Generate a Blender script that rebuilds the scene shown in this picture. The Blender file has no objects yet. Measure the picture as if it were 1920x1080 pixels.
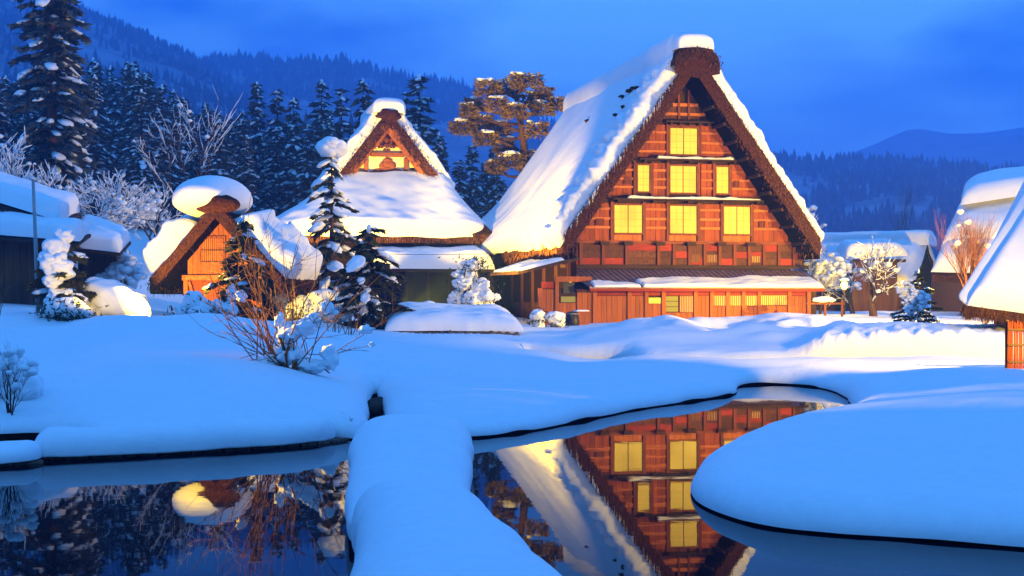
import bpy, math, random
import numpy as np
from mathutils import Vector, Matrix

random.seed(11)
RNG = np.random.default_rng(11)
R = math.radians
S = bpy.context.scene
COL = S.collection

# ------------------------------------------------------------------ camera, sky, lights, exposure
FPX, HZ, CAMH = 2660.0, 560.0, 2.0          # focal length in photo pixels, horizon row, eye height above the pond
cam_data = bpy.data.cameras.new("camera")
cam_data.sensor_width = 36.0
cam_data.lens = 36.0 * FPX / 1920.0
cam_data.shift_y = 20.0 / 1920.0
cam_data.clip_start = 0.1
cam_data.clip_end = 20000.0
cam = bpy.data.objects.new("camera", cam_data)
COL.objects.link(cam)
cam.location = (0, 0, CAMH)
cam.rotation_euler = (R(90), 0, 0)
S.camera = cam

world = bpy.data.worlds.new("World")
S.world = world
world.use_nodes = True
wn, wl = world.node_tree.nodes, world.node_tree.links
wn.clear()
w_out = wn.new("ShaderNodeOutputWorld")
w_bg = wn.new("ShaderNodeBackground")
w_sky = wn.new("ShaderNodeTexSky")
w_sky.sky_type = 'NISHITA'
w_sky.sun_disc = False
w_sky.sun_elevation = R(3.0)
w_sky.sun_rotation = R(-60)
w_sky.ozone_density = 6.0
w_tc = wn.new("ShaderNodeTexCoord")
w_map = wn.new("ShaderNodeMapping")
w_map.inputs['Scale'].default_value = (3.0, 3.0, 8.0)
w_noise = wn.new("ShaderNodeTexNoise")
w_noise.inputs['Scale'].default_value = 1.5
w_noise.inputs['Detail'].default_value = 5.0
w_noise.inputs['Roughness'].default_value = 0.5
w_ramp = wn.new("ShaderNodeValToRGB")
w_ramp.color_ramp.elements[0].position = 0.34
w_ramp.color_ramp.elements[0].color = (0.05, 1.75, 10.0, 1)
w_ramp.color_ramp.elements[1].position = 0.64
w_ramp.color_ramp.elements[1].color = (2.1, 7.8, 15.4, 1)
w_mix = wn.new("ShaderNodeMixRGB")
w_mix.inputs[0].default_value = 0.93
wl.new(w_tc.outputs['Generated'], w_map.inputs[0])
wl.new(w_map.outputs[0], w_noise.inputs['Vector'])
wl.new(w_noise.outputs['Fac'], w_ramp.inputs[0])
wl.new(w_sky.outputs[0], w_mix.inputs[1])
wl.new(w_ramp.outputs[0], w_mix.inputs[2])
wl.new(w_mix.outputs[0], w_bg.inputs['Color'])
w_bg.inputs['Strength'].default_value = 0.105
wl.new(w_bg.outputs[0], w_out.inputs['Surface'])

S.view_settings.view_transform = 'Standard'
S.view_settings.look = 'None'
S.view_settings.gamma = 1.0
S.view_settings.exposure = 0.0
S.view_settings.use_curve_mapping = False
S.render.engine = 'CYCLES'
S.cycles.use_denoising = True
S.cycles.max_bounces = 5
S.cycles.diffuse_bounces = 2
S.cycles.glossy_bounces = 3
S.cycles.volume_bounces = 2
S.cycles.sample_clamp_indirect = 4.0

sun_d = bpy.data.lights.new("sun", 'SUN')
sun_d.energy = 0.5
sun_d.angle = R(40)
sun_d.color = (0.08, 0.38, 1.0)        # the brighter part of the dusk sky over the hills
sun = bpy.data.objects.new("sun", sun_d)
COL.objects.link(sun)
sun.rotation_euler = (R(50), 0, R(152))

WARM = (1.0, 0.6, 0.02)
def spot(name, loc, aim, watts, cone, blend=0.5, color=WARM, radius=0.15):
    d = bpy.data.lights.new(name, 'SPOT')
    d.energy = watts; d.spot_size = R(cone); d.spot_blend = blend
    d.color = color; d.shadow_soft_size = radius
    o = bpy.data.objects.new(name, d)
    COL.objects.link(o)
    o.location = loc
    o.rotation_euler = (Vector(aim) - Vector(loc)).to_track_quat('-Z', 'Y').to_euler()
    return o

# floodlights of the evening illumination, standing out of frame or behind the drifts
spot("roof_floodlight", (-4.6, 62.0, 1.5), (4.2, 80.0, 5.7), 140000, 37, 0.85)
spot("pine_floodlight", (-4.9, 62.0, 1.5), (-0.4, 95, 12.6), 90000, 22, 0.7)
spot("temple_floodlight", (-10.6, 69.5, 2.7), (-8.3, 85, 9.0), 46000, 48, 0.7)
spot("facade_floodlight", (25.0, 50.5, 3.9), (10.0, 65, 3.0), 66000, 92, 0.7)
spot("deck_floodlight", (20.8, 76.5, 2.3), (26.5, 97, 4.6), 15000, 50, 0.8)
spot("gable_floodlight", (15.0, 60.5, 1.85), (10.4, 73, 6.0), 10500, 66, 0.8)
spot("house_floodlight", (22.8, 62.0, 2.4), (27.5, 84, 5.0), 24000, 62, 0.8)
spot("bank_floodlight", (12.4, 24.5, 3.4), (9.4, 41, 0.7), 26000, 58, 0.6)
spot("hut_floodlight", (-12.95, 49.3, 1.62), (-11.9, 54.2, 4.3), 8200, 110, 0.6)
spot("conifer_floodlight", (-13.9, 47.3, 2.05), (-15.5, 50, 3.0), 420, 110, 0.7)
spot("bush_floodlight", (-11.8, 28.6, 2.7), (-3.6, 25.5, 2.2), 26000, 17, 0.5)

# ------------------------------------------------------------------ numeric helpers
def P(px, py, D):
    return np.array(((px - 960.0) / FPX * D, D, CAMH + (HZ - py) / FPX * D))

def vnoise(p, seed=0):
    p = np.asarray(p, float)
    i = np.floor(p).astype(np.int64); f = p - i
    f = f * f * (3 - 2 * f)
    def h(a, b, c):
        n = (a * 374761393 + b * 668265263 + c * 2147483647 + seed * 974634777) & 0xFFFFFFFF
        n = ((n ^ (n >> 13)) * 1274126177) & 0xFFFFFFFF
        n = ((n ^ (n >> 16)) * 2246822519) & 0xFFFFFFFF
        return ((n ^ (n >> 15)) & 0xFFFFFF) / float(0xFFFFFF)
    x, y, z = i[..., 0], i[..., 1], i[..., 2]
    fx, fy, fz = f[..., 0], f[..., 1], f[..., 2]
    r = 0
    for dx in (0, 1):
        for dy in (0, 1):
            for dz in (0, 1):
                w = (fx if dx else 1 - fx) * (fy if dy else 1 - fy) * (fz if dz else 1 - fz)
                r = r + w * h(x + dx, y + dy, z + dz)
    return r * 2 - 1

def fbm(p, seed=0, octv=3):
    a, s, r = 1.0, 0.0, 0
    q = np.asarray(p, float)
    for k in range(octv):
        r = r + a * vnoise(q, seed + k * 7); s += a
        a *= 0.5; q = q * 2.03 + 13.7
    return r / s

def sstep(a, b, x):
    t = np.clip((x - a) / (b - a), 0, 1)
    return t * t * (3 - 2 * t)

def ico(level):
    t = (1 + 5 ** 0.5) / 2
    v = [(-1, t, 0), (1, t, 0), (-1, -t, 0), (1, -t, 0), (0, -1, t), (0, 1, t), (0, -1, -t), (0, 1, -t),
         (t, 0, -1), (t, 0, 1), (-t, 0, -1), (-t, 0, 1)]
    f = [(0, 11, 5), (0, 5, 1), (0, 1, 7), (0, 7, 10), (0, 10, 11), (1, 5, 9), (5, 11, 4), (11, 10, 2), (10, 7, 6),
         (7, 1, 8), (3, 9, 4), (3, 4, 2), (3, 2, 6), (3, 6, 8), (3, 8, 9), (4, 9, 5), (2, 4, 11), (6, 2, 10), (8, 6, 7), (9, 8, 1)]
    v = [np.array(a, float) / np.linalg.norm(a) for a in v]
    for _ in range(level):
        mid, nf = {}, []
        def m(a, b):
            k = (min(a, b), max(a, b))
            if k not in mid:
                c = v[a] + v[b]; v.append(c / np.linalg.norm(c)); mid[k] = len(v) - 1
            return mid[k]
        for a, b, c in f:
            ab, bc, ca = m(a, b), m(b, c), m(c, a)
            nf += [(a, ab, ca), (b, bc, ab), (c, ca, bc), (ab, bc, ca)]
        f = nf
    return np.array(v), np.array(f)
ICO = [ico(k) for k in range(4)]

LOOSE = {'snow', 'snow_load', 'crown', 'foliage', 'twigs', 'stems'}
class MB:
    """collects geometry; build() links it as one mesh object"""
    def __init__(s): s.V, s.T, s.Q, s.n = [], [], [], 0
    def add(s, V, T=None, Q=None):
        V = np.asarray(V, float).reshape(-1, 3)
        if T is not None and len(T): s.T.append(np.asarray(T, np.int64).reshape(-1, 3) + s.n)
        if Q is not None and len(Q): s.Q.append(np.asarray(Q, np.int64).reshape(-1, 4) + s.n)
        s.V.append(V); s.n += len(V)
    def box(s, x0, x1, y0, y1, z0, z1):
        V = [(x, y, z) for z in (z0, z1) for y in (y0, y1) for x in (x0, x1)]
        s.add(V, None, [(0, 2, 3, 1), (4, 5, 7, 6), (0, 1, 5, 4), (2, 6, 7, 3), (0, 4, 6, 2), (1, 3, 7, 5)])
    def tube(s, pts, rad, n=5, cap=True):
        pts = np.asarray(pts, float); m = len(pts)
        rad = np.broadcast_to(np.asarray(rad, float), (m,))
        t = np.gradient(pts, axis=0); t /= np.linalg.norm(t, axis=1, keepdims=True) + 1e-9
        ref = np.array((0, 0, 1.0)) if abs(t[0][2]) < 0.9 else np.array((1.0, 0, 0))
        a = np.cross(t, ref); a /= np.linalg.norm(a, axis=1, keepdims=True) + 1e-9
        b = np.cross(t, a)
        th = np.arange(n) * 2 * math.pi / n
        V = pts[:, None, :] + rad[:, None, None] * (np.cos(th)[None, :, None] * a[:, None, :] + np.sin(th)[None, :, None] * b[:, None, :])
        i = np.arange(m - 1)[:, None] * n; j = np.arange(n)[None, :]; j2 = (j + 1) % n
        Q = np.stack([i + j, i + j2, i + n + j2, i + n + j], -1).reshape(-1, 4)
        T = []
        if cap:
            T = [(0, k + 1, k) for k in range(1, n - 1)] + [((m - 1) * n, (m - 1) * n + k, (m - 1) * n + k + 1) for k in range(1, n - 1)]
        s.add(V.reshape(-1, 3), T, Q)
    def blob(s, c, r, rot=None, lev=1, amp=0.18, seed=0, flat=0.0, freq=1.6):
        v, f = ICO[lev]
        r = np.broadcast_to(np.asarray(r, float), (3,))
        d = 1 + amp * vnoise(v * freq + seed * 3.17 + 50, seed) if amp else 1.0
        w = v * (d[:, None] if amp else 1.0) * r
        if flat: w[:, 2] = np.where(w[:, 2] < 0, w[:, 2] * (1 - flat), w[:, 2])
        if rot is not None: w = w @ np.asarray(rot).T
        s.add(w + np.asarray(c), f)
    def grid(s, G, flip=False):
        m, n = G.shape[:2]
        i = np.arange(m - 1)[:, None] * n; j = np.arange(n - 1)[None, :]
        Q = np.stack([i + j, i + j + 1, i + n + j + 1, i + n + j], -1).reshape(-1, 4)
        s.add(G.reshape(-1, 3), None, Q[:, ::-1] if flip else Q)
    def shell(s, B, Tp):
        """closed slab between two grids (bottom, top)"""
        m, n = B.shape[:2]
        s.grid(Tp); s.grid(B, True)
        for a, b in ((B[0], Tp[0]), (Tp[-1], B[-1]), (Tp[:, 0], B[:, 0]), (B[:, -1], Tp[:, -1])):
            s.grid(np.stack([a, b]))
    def tris(s, V):                       # (N,3,3) loose triangles
        V = np.asarray(V, float)
        s.add(V.reshape(-1, 3), np.arange(len(V) * 3).reshape(-1, 3))
    def mesh(s, name, mat, smooth=True):
        me = bpy.data.meshes.new(name)
        V = np.concatenate(s.V) if s.V else np.zeros((0, 3))
        T = np.concatenate(s.T) if s.T else np.zeros((0, 3), np.int64)
        Q = np.concatenate(s.Q) if s.Q else np.zeros((0, 4), np.int64)
        me.vertices.add(len(V)); me.vertices.foreach_set("co", V.astype(np.float32).ravel())
        L = np.concatenate([T.ravel(), Q.ravel()]).astype(np.int32)
        me.loops.add(len(L)); me.loops.foreach_set("vertex_index", L)
        st = np.concatenate([np.arange(len(T)) * 3, len(T) * 3 + np.arange(len(Q)) * 4]).astype(np.int32)
        me.polygons.add(len(T) + len(Q)); me.polygons.foreach_set("loop_start", st)
        me.update(calc_edges=True)
        me.polygons.foreach_set("use_smooth", np.full(len(me.polygons), smooth))
        me.validate()
        if mat: me.materials.append(mat)
        return me
    def build(s, name, mat, parent=None, smooth=True, loc=None):
        o = bpy.data.objects.new(name, s.mesh(name, mat, smooth))
        COL.objects.link(o)
        if name in LOOSE: o['kind'] = 'stuff'        # clumps nobody could count
        if parent: o.parent = parent
        if loc is not None: o.location = loc
        return o

# ------------------------------------------------------------------ object helpers
def tag(o, label=None, cat=None, group=None, kind=None):
    if label: o['label'] = label
    if cat: o['category'] = cat
    if group: o['group'] = group
    if kind: o['kind'] = kind
    return o
def thing(name, label, cat, loc=(0, 0, 0), rotz=0.0, group=None):
    o = bpy.data.objects.new(name, None); COL.objects.link(o)
    o.empty_display_size = 0.3
    o.location = loc; o.rotation_euler = (0, 0, rotz)
    return tag(o, label, cat, group)
def dup(root, loc, rotz=0.0, sc=1.0, label=None, group=None):
    r = root.copy(); COL.objects.link(r); r.location = loc; r.rotation_euler = (0, 0, rotz)
    r.scale = (sc, sc, sc) if not isinstance(sc, tuple) else sc
    if label: r['label'] = label
    if group: r['group'] = group
    for ch in list(root.children):
        c = ch.copy(); COL.objects.link(c); c.parent = r
    return r
_BOX = {}
def pbox(name, parent, mat, x0, x1, y0, y1, z0, z1, rot=None):
    """one box-shaped piece; alike pieces share the unit-box mesh of their material"""
    if mat.name not in _BOX:
        b = MB(); b.box(-.5, .5, -.5, .5, -.5, .5); _BOX[mat.name] = b.mesh("piece", mat, False)
    o = bpy.data.objects.new(name, _BOX[mat.name]); COL.objects.link(o)
    o.parent = parent
    o.location = ((x0 + x1) / 2, (y0 + y1) / 2, (z0 + z1) / 2)
    o.scale = (abs(x1 - x0), abs(y1 - y0), abs(z1 - z0))
    if rot: o.rotation_euler = rot
    return o
def bar(name, parent, mat, a, b, wy, wz):
    """square bar from a to b (local), wy across, wz in the upright direction"""
    a, b = Vector(a), Vector(b); d = b - a
    o = pbox(name, parent, mat, 0, 1, 0, 1, 0, 1)
    o.location = (a + b) / 2
    o.rotation_euler = d.to_track_quat('X', 'Z').to_euler()
    o.scale = (d.length, wy, wz)
    return o

# ------------------------------------------------------------------ materials
def mat(name, base, rough=0.7, spec=0.3, emit=None, estr=0.0):
    m = bpy.data.materials.new(name); m.use_nodes = True
    b = m.node_tree.nodes["Principled BSDF"]
    b.inputs['Base Color'].default_value = (*base, 1)
    b.inputs['Roughness'].default_value = rough
    b.inputs['Specular IOR Level'].default_value = spec
    if emit:
        b.inputs['Emission Color'].default_value = (*emit, 1)
        b.inputs['Emission Strength'].default_value = estr
    return m
def N(m, t, **kw):
    n = m.node_tree.nodes.new(t)
    for k, v in kw.items(): setattr(n, k, v)
    return n
def noise_col(m, c0, c1, scale=(1, 1, 1), sc=4.0, detail=4.0, lo=0.3, hi=0.7, coord='Object', bump=0.0, bdist=0.05, rnd=0.0):
    """base colour from stretched noise between c0 and c1; optional bump and per-object variation"""
    nt = m.node_tree; L = nt.links; b = nt.nodes["Principled BSDF"]
    tc = N(m, "ShaderNodeTexCoord"); mp = N(m, "ShaderNodeMapping"); mp.inputs['Scale'].default_value = scale
    no = N(m, "ShaderNodeTexNoise"); no.inputs['Scale'].default_value = sc; no.inputs['Detail'].default_value = detail
    rp = N(m, "ShaderNodeValToRGB")
    rp.color_ramp.elements[0].position = lo; rp.color_ramp.elements[0].color = (*c0, 1)
    rp.color_ramp.elements[1].position = hi; rp.color_ramp.elements[1].color = (*c1, 1)
    oi = N(m, "ShaderNodeObjectInfo")
    if rnd:
        ad = N(m, "ShaderNodeVectorMath", operation='ADD')
        sc3 = N(m, "ShaderNodeMath", operation='MULTIPLY'); sc3.inputs[1].default_value = 37.0
        L.new(oi.outputs['Random'], sc3.inputs[0]); L.new(tc.outputs[coord], ad.inputs[0]); L.new(sc3.outputs[0], ad.inputs[1])
        L.new(ad.outputs[0], mp.inputs[0])
    else:
        L.new(tc.outputs[coord], mp.inputs[0])
    L.new(mp.outputs[0], no.inputs['Vector']); L.new(no.outputs['Fac'], rp.inputs[0])
    out = rp.outputs[0]
    if rnd:
        hs = N(m, "ShaderNodeHueSaturation")
        mr = N(m, "ShaderNodeMapRange"); mr.inputs[3].default_value = 1 - rnd; mr.inputs[4].default_value = 1 + rnd
        L.new(oi.outputs['Random'], mr.inputs[0]); L.new(mr.outputs[0], hs.inputs['Value']); L.new(out, hs.inputs['Color'])
        out = hs.outputs[0]
    L.new(out, b.inputs['Base Color'])
    if bump:
        bp = N(m, "ShaderNodeBump"); bp.inputs['Strength'].default_value = bump; bp.inputs['Distance'].default_value = bdist
        L.new(no.outputs['Fac'], bp.inputs['Height']); L.new(bp.outputs[0], b.inputs['Normal'])
    return m

def snow_mat(name, scale=6.0, bump=0.25, dist=0.03):
    m = mat(name, (0.86, 0.88, 0.9), 0.65, 0.25)
    nt = m.node_tree; L = nt.links; b = nt.nodes["Principled BSDF"]
    tc = N(m, "ShaderNodeTexCoord")
    n1 = N(m, "ShaderNodeTexNoise"); n1.inputs['Scale'].default_value = scale; n1.inputs['Detail'].default_value = 6.0
    n1.inputs['Roughness'].default_value = 0.6
    L.new(tc.outputs['Object'], n1.inputs['Vector'])
    bp = N(m, "ShaderNodeBump"); bp.inputs['Strength'].default_value = bump; bp.inputs['Distance'].default_value = dist
    L.new(n1.outputs['Fac'], bp.inputs['Height']); L.new(bp.outputs[0], b.inputs['Normal'])
    rp = N(m, "ShaderNodeValToRGB")
    rp.color_ramp.elements[0].color = (0.64, 0.67, 0.73, 1); rp.color_ramp.elements[1].color = (0.76, 0.78, 0.82, 1)
    L.new(n1.outputs['Fac'], rp.inputs[0]); L.new(rp.outputs[0], b.inputs['Base Color'])
    return m

M = {}
M['snow'] = snow_mat("snow_ground", 7.0, 0.32, 0.035)
M['snow_roof'] = snow_mat("snow_roof", 2.0, 0.22, 0.06)
M['snow_tree'] = snow_mat("snow_tree", 5.0, 0.4, 0.08)
M['soil'] = noise_col(mat("dark_bank", (0.02, 0.015, 0.012), 0.9, 0.1), (0.008, 0.006, 0.005), (0.04, 0.025, 0.015), sc=6)
M['thatch'] = noise_col(mat("thatch", (0.12, 0.06, 0.03), 0.9, 0.1), (0.014, 0.0045, 0.002), (0.075, 0.023, 0.007), (1, 1, 1), 9, 8, 0.3, 0.72, bump=1.0, bdist=0.08)
M['thatch_and_shade'] = noise_col(mat("underside_and_shade", (0.02, 0.01, 0.006), 0.95, 0.0), (0.003, 0.002, 0.0015), (0.012, 0.006, 0.003), (1, 1, 1), 5, 6)  # dark thatch underside; on walls it is shade put into their colour
M['edge_and_shade'] = noise_col(mat("edge_and_shade", (0.04, 0.015, 0.008), 0.95, 0.05), (0.008, 0.004, 0.002), (0.05, 0.02, 0.008), (1, 1, 1), 7, 6, bump=.6)  # thatch edge; on posts and boards it is shade put into their colour
M['straw'] = noise_col(mat("straw_fringe", (0.2, 0.1, 0.04), 0.85, 0.1), (0.045, 0.016, 0.006), (0.18, 0.075, 0.026), sc=20)
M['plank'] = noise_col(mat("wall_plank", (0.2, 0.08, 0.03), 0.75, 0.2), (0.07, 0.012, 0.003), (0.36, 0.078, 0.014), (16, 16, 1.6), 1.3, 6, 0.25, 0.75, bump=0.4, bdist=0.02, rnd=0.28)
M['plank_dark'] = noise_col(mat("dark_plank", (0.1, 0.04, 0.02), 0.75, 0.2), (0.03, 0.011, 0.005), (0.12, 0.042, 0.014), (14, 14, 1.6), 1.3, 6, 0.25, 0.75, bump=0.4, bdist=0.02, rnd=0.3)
M['batten'] = noise_col(mat("pale_batten", (0.36, 0.18, 0.08), 0.7, 0.2), (0.24, 0.06, 0.012), (0.48, 0.15, 0.034), (2, 16, 16), 1.5, 5, rnd=0.2)
M['post'] = noise_col(mat("post_wood", (0.13, 0.05, 0.02), 0.7, 0.25), (0.05, 0.011, 0.003), (0.2, 0.046, 0.01), (14, 14, 1.5), 1.5, 5, rnd=0.25)
M['door_wood'] = noise_col(mat("door_wood", (0.4, 0.18, 0.06), 0.65, 0.25), (0.12, 0.024, 0.004), (0.38, 0.1, 0.017), (14, 14, 1.0), 1.6, 6, rnd=0.18)
M['red_board'] = noise_col(mat("red_board", (0.25, 0.03, 0.015), 0.7, 0.2), (0.14, 0.012, 0.006), (0.3, 0.035, 0.012), (2, 12, 12), 1.5, 5, rnd=0.2)
M['dark_wood'] = noise_col(mat("dark_wood", (0.03, 0.014, 0.008), 0.75, 0.2), (0.012, 0.006, 0.004), (0.05, 0.022, 0.01), (10, 10, 2), 1.5, 5)
M['plaster'] = noise_col(mat("plaster", (0.75, 0.7, 0.6), 0.85, 0.1), (0.62, 0.56, 0.45), (0.78, 0.73, 0.62), sc=3)
M['gable_wood'] = noise_col(mat("gable_wood", (0.28, 0.11, 0.035), 0.7, 0.2), (0.14, 0.035, 0.008), (0.36, 0.11, 0.024), (3, 10, 10), 1.5, 5, rnd=0.15)
M['pane'] = mat("lit_paper", (0.12, 0.07, 0.012), 0.8, 0.1, (1.0, 0.66, 0.06), 1.2)
_pm = M['pane']; _tc = N(_pm, "ShaderNodeTexCoord"); _no = N(_pm, "ShaderNodeTexNoise"); _no.inputs['Scale'].default_value = 0.55; _no.inputs['Detail'].default_value = 1
_ge = N(_pm, "ShaderNodeNewGeometry"); _pm.node_tree.links.new(_ge.outputs['Position'], _no.inputs['Vector'])
_mr = N(_pm, "ShaderNodeMapRange"); _mr.inputs[1].default_value = .3; _mr.inputs[2].default_value = .7; _mr.inputs[3].default_value = .95; _mr.inputs[4].default_value = 1.5
_pm.node_tree.links.new(_no.outputs['Fac'], _mr.inputs[0]); _pm.node_tree.links.new(_mr.outputs[0], _pm.node_tree.nodes["Principled BSDF"].inputs['Emission Strength'])
M['paper'] = mat("paper_faint_glow", (0.62, 0.56, 0.38), 0.8, 0.1, (0.9, 0.6, 0.2), 0.06)  # unlit paper given a faint glow of its own
M['olive'] = mat("olive_panel", (0.2, 0.2, 0.06), 0.7, 0.2)
M['lime'] = mat("lit_lime_panel", (0.4, 0.4, 0.1), 0.7, 0.2, (0.55, 0.5, 0.03), 0.45)
M['vent_glow'] = mat("lit_opening", (0.6, 0.4, 0.2), 0.8, 0.1, (1.0, 0.5, 0.06), 0.75)
M['porch_roof'] = noise_col(mat("porch_sheet", (0.2, 0.13, 0.12), 0.55, 0.4), (0.12, 0.07, 0.065), (0.25, 0.16, 0.15), (1, 1, 1), 3, 5)
M['metal'] = mat("grey_metal", (0.25, 0.25, 0.26), 0.45, 0.5)
M['black'] = mat("black_plastic", (0.01, 0.01, 0.012), 0.5, 0.3)
M['bark'] = noise_col(mat("bark", (0.07, 0.04, 0.025), 0.9, 0.1), (0.03, 0.016, 0.01), (0.11, 0.06, 0.035), (6, 6, 2), 3, 5)
M['twig'] = noise_col(mat("reddish_twig", (0.16, 0.07, 0.03), 0.75, 0.2), (0.14, 0.04, 0.014), (0.34, 0.13, 0.04), sc=4)
M['needle'] = noise_col(mat("needles", (0.05, 0.06, 0.025), 0.8, 0.15), (0.018, 0.024, 0.01), (0.075, 0.075, 0.022), sc=2.5)
M['needle_dark'] = noise_col(mat("forest_needles", (0.03, 0.045, 0.03), 0.85, 0.1), (0.022, 0.034, 0.034), (0.1, 0.125, 0.135), sc=1.2)
M['needle_pine'] = noise_col(mat("pine_needles", (0.13, 0.09, 0.03), 0.8, 0.15), (0.05, 0.035, 0.012), (0.2, 0.125, 0.035), sc=2.0)
M['stone'] = noise_col(mat("bank_stone", (0.12, 0.09, 0.07), 0.85, 0.2), (0.05, 0.03, 0.025), (0.2, 0.13, 0.09), sc=3, bump=0.5)
M['reed'] = noise_col(mat("reed_screen", (0.2, 0.06, 0.02), 0.8, 0.15), (0.05, 0.008, 0.002), (0.14, 0.025, 0.006), (30, 30, 1), 2, 4)
M['lamp'] = mat("lamp_glass", (0.9, 0.7, 0.3), 0.5, 0.3, (1.0, 0.55, 0.05), 14.0)

# water of the pond
wm = mat("pond_water", (0.002, 0.003, 0.008), 0.015, 0.5); M['water'] = wm
wb = wm.node_tree.nodes["Principled BSDF"]; wb.inputs['IOR'].default_value = 1.14
_tc = N(wm, "ShaderNodeTexCoord"); _no = N(wm, "ShaderNodeTexNoise"); _no.inputs['Scale'].default_value = 2.2; _no.inputs['Detail'].default_value = 2
_bp = N(wm, "ShaderNodeBump"); _bp.inputs['Strength'].default_value = 0.009; _bp.inputs['Distance'].default_value = 0.05
wm.node_tree.links.new(_tc.outputs['Object'], _no.inputs['Vector'])
wm.node_tree.links.new(_no.outputs['Fac'], _bp.inputs['Height'])
wm.node_tree.links.new(_bp.outputs[0], wb.inputs['Normal'])

# far forest: dark needles with snow lying on what faces up
def snowy(name, dark, snow, nz0, nz1, sc):
    m = mat(name, dark, 0.9, 0.05); nt = m.node_tree; L = nt.links; b = nt.nodes["Principled BSDF"]
    ge = N(m, "ShaderNodeNewGeometry"); sp = N(m, "ShaderNodeSeparateXYZ"); L.new(ge.outputs['Normal'], sp.inputs[0])
    no = N(m, "ShaderNodeTexNoise"); no.inputs['Scale'].default_value = sc; no.inputs['Detail'].default_value = 6
    tc = N(m, "ShaderNodeTexCoord"); L.new(tc.outputs['Object'], no.inputs['Vector'])
    mu = N(m, "ShaderNodeMath", operation='ADD'); L.new(sp.outputs['Z'], mu.inputs[0]); L.new(no.outputs['Fac'], mu.inputs[1])
    mr = N(m, "ShaderNodeMapRange"); mr.inputs[1].default_value = nz0; mr.inputs[2].default_value = nz1
    L.new(mu.outputs[0], mr.inputs[0])
    mx = N(m, "ShaderNodeMixRGB"); mx.inputs[1].default_value = (*dark, 1); mx.inputs[2].default_value = (*snow, 1)
    L.new(mr.outputs[0], mx.inputs[0]); L.new(mx.outputs[0], b.inputs['Base Color'])
    return m
M['far_forest'] = snowy("far_forest", (0.035, 0.05, 0.06), (0.32, 0.36, 0.42), 0.8, 1.4, 0.12)
M['hill'] = snowy("hill_side", (0.022, 0.03, 0.035), (0.26, 0.29, 0.36), 1.1, 1.75, 0.03)

# ------------------------------------------------------------------ the ground: pond outline and snow heights
def yD(px, py): return px, (CAMH * FPX) / (py - HZ)
def spline(pts, n=10):
    p = np.array(pts, float); m = len(p); out = []
    for i in range(m):
        p0, p1, p2, p3 = p[i - 1], p[i], p[(i + 1) % m], p[(i + 2) % m]
        for t in np.linspace(0, 1, n, endpoint=False):
            out.append(0.5 * ((2 * p1) + (-p0 + p2) * t + (2 * p0 - 5 * p1 + 4 * p2 - p3) * t * t + (-p0 + 3 * p1 - 3 * p2 + p3) * t ** 3))
    return np.array(out)
def plan(pts): return np.array([((px - 960) / FPX * D, D) for px, D in pts])
shore_px = [yD(*q) for q in [(-700, 862), (-300, 850), (0, 838), (110, 838), (190, 847), (300, 844), (450, 836), (560, 829), (620, 824), (672, 824),
    (690, 810), (695, 780), (699, 752), (708, 742), (716, 752), (722, 780), (738, 804), (800, 818), (885, 822), (1000, 808), (1100, 789), (1180, 772),
    (1240, 762), (1310, 752), (1368, 742), (1384, 731), (1394, 724), (1450, 721), (1530, 727), (1586, 746), (1598, 768), (1590, 785),
    (1555, 800), (1480, 815), (1400, 840), (1335, 873), (1299, 910), (1301, 936), (1342, 963), (1430, 989), (1560, 1004), (1700, 1013),
    (1920, 1031), (2300, 1060), (3000, 1085)]] + [(4200, 6.2), (2400, 5.6), (960, 5.4), (-700, 5.6), (-2400, 6.2)]
SHORE = spline(plan(shore_px), 14)
SHORE = SHORE + 0.06 * np.stack([fbm(np.column_stack([SHORE * 0.8, 0 * SHORE[:, 0]]), 301, 3), fbm(np.column_stack([SHORE * 0.8, 0 * SHORE[:, 0]]), 303, 3)], 1) * np.clip(SHORE[:, 1:] / 16 - .3, 0, 1.4)
chan_px = [(985, 47.5), (1060, 46.3), (1160, 45.2), (1215, 42.6), (1400, 40.3), (1560, 39.0), (1700, 38.2), (1850, 37.7), (2000, 37.4),
           (2010, 36.4), (1850, 36.7), (1640, 37.1), (1500, 37.7), (1400, 38.3), (1200, 40.8), (1060, 43.2), (1000, 45.0)]
CHAN = spline(plan(chan_px), 6)
NOTCH = None

def poly_dist(X, Y, poly):
    """signed distance (positive outside the water) and closest point"""
    a = poly; b = np.roll(poly, -1, 0)
    p = np.stack([X.ravel(), Y.ravel()], 1)
    best = np.full(len(p), 1e18); cx = np.zeros(len(p)); cy = np.zeros(len(p)); inside = np.zeros(len(p), bool)
    for (ax, ay), (bx, by) in zip(a, b):
        dx, dy = bx - ax, by - ay
        t = np.clip(((p[:, 0] - ax) * dx + (p[:, 1] - ay) * dy) / (dx * dx + dy * dy + 1e-12), 0, 1)
        qx, qy = ax + t * dx, ay + t * dy
        d2 = (p[:, 0] - qx) ** 2 + (p[:, 1] - qy) ** 2
        k = d2 < best
        best[k] = d2[k]; cx[k] = qx[k]; cy[k] = qy[k]
        if ay != by:
            c = (ay > p[:, 1]) != (by > p[:, 1])
            xi = ax + (p[:, 1] - ay) / (by - ay) * dx
            inside ^= c & (p[:, 0] < xi)
    d = np.sqrt(best); d[inside] *= -1
    return d.reshape(X.shape), cx.reshape(X.shape), cy.reshape(X.shape)

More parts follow.
